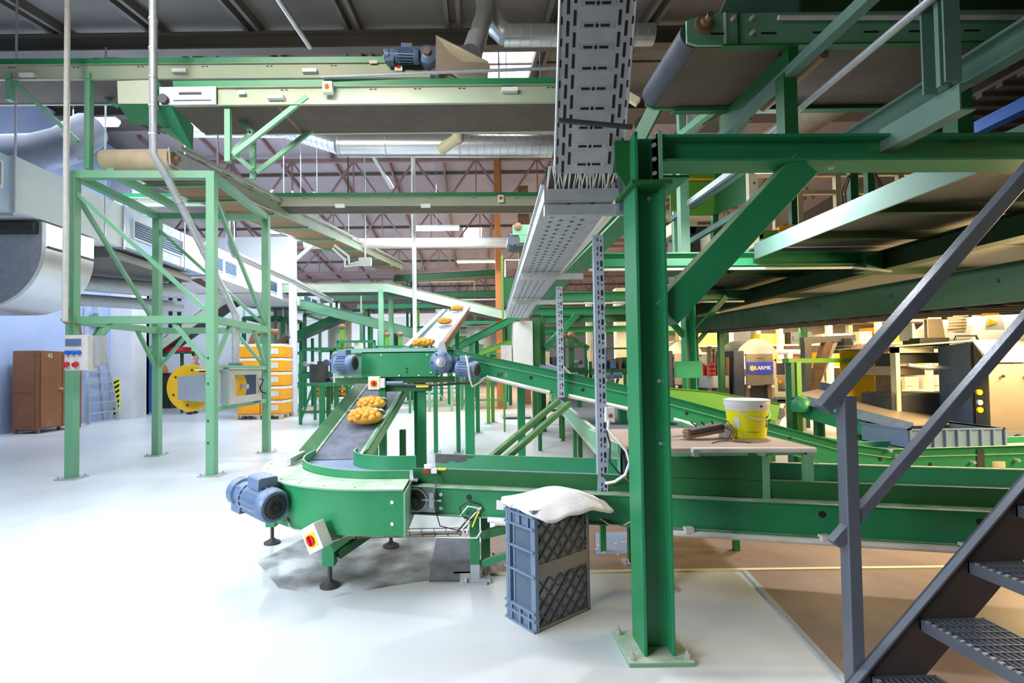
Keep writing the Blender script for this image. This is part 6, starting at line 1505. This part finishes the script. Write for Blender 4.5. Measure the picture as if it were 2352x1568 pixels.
# ------------------------------------------------------------------ mezzanine seen above the deck edge
t = thing('mezzanine_railing', 'cream tube railing on the mezzanine seen above the deck edge', 'railing', at(1930, 450, 8.5))
for a, b_ in (((1720,403),(2110,398)), ((1815,443),(2040,440)), ((1500,499),(1700,499))): obj('rail', B().bar(at(*a,8.5), at(*b_,8.5), .07, .07), cream, t)
for px, y0, y1 in ((1835,442,520),(1921,398,490),(1780,400,470),(2065,396,430)): q, r_ = at(px,y0,8.5), at(px,y1,8.5); obj('post', B().box(q.x-.045, 8.46, 2.64, q.x+.045, 8.54, q.z), cream, t)
t = thing('mezzanine_stairs_rail', 'grey green stair railing above the deck left of the knee brace', 'railing', at(1600, 480, 5.3))
for a, Ya, b_, Yb, m in (((1577,470),5.6,(1712,372),4.6,galv), ((1590,474),5.6,(1726,378),4.6,teal), ((1583,556),6.0,(1800,428),4.5,teal), ((1543,503),6.2,(1570,484),5.8,teal)):
    obj('rail', B().bar(at(*a,Ya), at(*b_,Yb), .045, .06), m, t)
q = at(1571, 480, 5.6); obj('post', B().box(q.x-.06, 5.55, 2.6, q.x+.04, 5.65, 3.75), greenl, t)
q = at(1551, 500, 6.3); obj('post', B().box(q.x-.03, 6.27, 2.56, q.x+.03, 6.33, 3.4), greenl, t)
obj('base_beam', B().box(at(1545,0,5.6).x-.1, 5.3, 2.57, 3.0, 6.4, 2.60), greend, t)
t = thing('lime_chute', 'bright lime green sheet chute above the platform behind the stair railing', 'chute', at(1600, 440, 6.8))
obj('front_sheet', B().prism([at(1540,340,7.0), at(1645,340,7.0), at(1640,494,7.0), at(1540,494,7.0)], (0,.02,0)), greeny, t)
obj('side_sheet', B().prism([at(1645,340,7.0), at(1745,340,6.0), at(1735,455,6.0), at(1640,494,7.0)], (0,.02,0)), greend, t)
obj('seam', B().bar(at(1545,412,6.98), at(1640,412,6.98), .01, .03), orange, t)
for px in (1550, 1640): q = at(px, 494, 7.05); obj('leg', B().box(q.x-.04, 7.0, 2.64, q.x+.04, 7.08, q.z), greend, t)
obj('frame_sill', B().box(at(1540,0,7).x, 7.0, 2.58, 3.1, 7.1, 2.66), greend, t)
t = thing('perforated_post', 'white perforated post under the lit tube by the stair railing', 'post', at(1731, 440, 5.4))
q = at(1731, 440, 5.4); obj('channel', B().box(q.x-.05, 5.4, 2.5, q.x+.05, 5.46, 3.9), cream, t)
sb = B()
for k in range(9): sb.cyl((q.x+.01,5.398,2.7+k*.12), (q.x+.01,5.40,2.7+k*.12), .012, 8)
obj('holes', sb, black, t, kind='stuff')
t = thing('mezzanine_machines', 'cream and dark machine housings on the mezzanine beside the stair railing', 'machine', at(1640, 530, 7.4))
obj('housing', B().prism([at(1545,537,7.5), at(1598,537,7.5), at(1604,508,7.5), at(1545,508,7.5)], (0,.5,0)), cream, t, bevel=.01); obj('housing', B().prism([at(1632,575,7.2), at(1665,575,7.2), at(1672,535,7.2), at(1630,536,7.2)], (0,.5,0)), cream, t, bevel=.01)
obj('motor', B().cyl(at(1645,527,7.4), at(1668,527,7.4), .08, 14), black, t, True); obj('dark_base', B().box(at(1545,0,7.6).x, 7.5, 2.5, at(1640,0,7.6).x, 8.0, at(0,545,7.6).z), dark, t)
t = thing('mezzanine_posts', 'two green posts with brown cables above the deck edge', 'post', at(1975, 425, 7))
for px, m in ((1960,green),(1968,greeny),(2000,green),(2006,greeny)): q = at(px, 420, 7.0); obj('post', B().box(q.x-.04, 7.0+(.02 if m is greeny else 0), 2.64, q.x+.04, 7.08, 4.6), m, t)
for s_ in (-1, 1): obj('cable', B().tube([at(1985,388,6.9), at(1950+s_*2,405,6.9), at(1937+s_*4,440,6.9), at(1940+s_*5,480,6.9)], .012, 6), copper, t); obj('cable', B().tube([at(2005,390,6.9), at(2018+s_*3,415,6.9), at(2030+s_*4,445,6.9)], .012, 6), copper, t)
t = thing('lime_tray', 'lime tray with an orange corner on the mezzanine floor right of the knee brace', 'tray', at(1765, 548, 5.9))
obj('tray_body', B().prism([at(1735,552,6.0), at(1785,538,6.0), at(1790,528,6.0), at(1738,530,6.0)], (0,.4,0)), greeny, t); obj('orange_part', B().prism([at(1790,532,6.1), at(1826,516,6.1), at(1822,515,6.1), at(1790,520,6.1)], (0,.3,0)), orange, t)
obj('leg', B().box(at(1732,0,6.0).x-.03, 6.0, 2.60, at(1732,0,6.0).x+.03, 6.06, at(0,545,6).z), cream, t); obj('floor_sill', B().box(3.3, 5.9, 2.58, 4.3, 6.6, 2.62), greend, t)
t = thing('tan_round_duct', 'tan round duct slanting behind the handrail pipe at the upper right', 'duct', at(1860, 270, 6))
obj('duct_tube', B().tube([at(1770,330,7.0), at(1940,215,5.4)], .19, 18), wood, t, True)
obj('support_leg', B().box(at(1800,0,6.8).x-.04, 6.7, 2.64, at(1800,0,6.8).x+.04, 6.78, at(0,330,6.8).z), greend, t)

# ------------------------------------------------------------------ person by the white wall
def skinned(name, verts, edges, rad, m, t, root=0, sub=2):
    me = bpy.data.meshes.new(name); base = WL[t.name]
    me.from_pydata([Vector(v)-base for v in verts], edges, []); me.materials.append(m)
    o = bpy.data.objects.new(name, me); col.objects.link(o); o.parent = t; WL[o.name] = base
    md = o.modifiers.new('skin', 'SKIN'); md.use_smooth_shade = True
    for i, r_ in enumerate(rad): me.skin_vertices[0].data[i].radius = (r_, r_) if not isinstance(r_, tuple) else r_
    me.skin_vertices[0].data[root].use_root = True
    s = o.modifiers.new('sub', 'SUBSURF'); s.levels = sub; s.render_levels = sub
    return o
pc0 = at(449, 830, 16.8); px_, py_ = pc0.x, 16.8
hz = at(449, 806, 16.8).z; HT = hz
t = thing('person', 'dark haired person in a pale blue shirt leaning behind the yellow wheel', 'person', (px_-.1, py_, 0))
k = HT/1.75
def Pp(x, y, z): return (px_+x*k, py_+y*k, z*k)
V_ = [Pp(-.16,0,.95), Pp(-.14,0,1.15), Pp(-.10,0,1.36), Pp(-.02,0,1.48), Pp(.03,0,1.56), Pp(.04,0,1.66),
      Pp(-.20,-.12,.92), Pp(-.14,-.13,.50), Pp(-.18,-.13,.09), Pp(-.08,-.14,.04), Pp(-.20,.12,.92), Pp(-.10,.13,.50), Pp(-.20,.13,.09), Pp(-.10,.14,.04),
      Pp(-.11,-.20,1.38), Pp(-.06,-.26,1.12), Pp(.12,-.22,.96), Pp(.19,-.21,.93), Pp(-.11,.20,1.38), Pp(-.04,.26,1.12), Pp(.14,.2,.98), Pp(.21,.19,.96)]
E_ = [(0,1),(1,2),(2,3),(3,4),(4,5),(0,6),(6,7),(7,8),(8,9),(0,10),(10,11),(11,12),(12,13),(2,14),(14,15),(15,16),(16,17),(2,18),(18,19),(19,20),(20,21)]
R2 = [.13,.125,.13,.06,.07,.098,.085,.06,.042,.04,.085,.06,.042,.04,.06,.046,.03,.036,.06,.046,.03,.036]
n0_ = len(V_)
for hand, sgn in ((17,-1),(21,1)):
    hx, hy, hz_ = V_[hand]
    for j, (dy, L_) in enumerate(((-.03,.075),(-.01,.085),(.01,.08),(.03,.062))):
        a = len(V_); V_ += [(hx+.03, hy+dy, hz_-.005), (hx+.03+L_*.55, hy+dy*1.1, hz_-.02), (hx+.03+L_, hy+dy*1.1, hz_-.05)]; E_ += [(hand,a),(a,a+1),(a+1,a+2)]; R2 += [.010,.009,.008]
    a = len(V_); V_ += [(hx, hy-sgn*.04, hz_), (hx+.04, hy-sgn*.065, hz_-.01)]; E_ += [(hand,a),(a,a+1)]; R2 += [.012,.01]
skinned('body', V_, E_, [r_*k if i < n0_ else r_ for i, r_ in enumerate(R2)], skin, t)
skinned('shirt', [V_[i] for i in (0,1,2,14,15,18,19)], [(0,1),(1,2),(2,3),(3,4),(2,5),(5,6)], [.165*k,.165*k,.185*k,.10*k,.07*k,.10*k,.07*k], shirtm, t)
skinned('trousers', [V_[i] for i in (0,6,7,8,10,11,12)], [(0,1),(1,2),(2,3),(0,4),(4,5),(5,6)], [.142*k,.1*k,.075*k,.06*k,.1*k,.075*k,.06*k], trousm, t)
hc = V(*Pp(.035,0,1.645))
obj('hair', B().sph(hc+V(-.025*k,0,.035*k), .112*k, .098*k, .098*k, 14, 10), hairm, t, True)
obj('nose', B().sph(hc+V(.10*k,0,-.01*k), .022*k, .014*k, .02*k, 8, 6), skin, t, True)
for s_ in (-1, 1):
    obj('eye', B().sph(hc+V(.082*k,s_*.032*k,.015*k), .011*k, .012*k, .008*k, 8, 6), dark, t, True); obj('ear', B().sph(hc+V(.0,s_*.085*k,-.005*k), .02*k, .01*k, .028*k, 8, 6), skin, t, True)
    q = V_[9 if s_ < 0 else 13]; obj('shoe', B().sph(V(q[0],q[1],.045), .14, .05, .045, 12, 6), black, t, True)
obj('mouth', B().sph(hc+V(.083*k,0,-.05*k), .01*k, .024*k, .006*k, 8, 6), red, t, True)
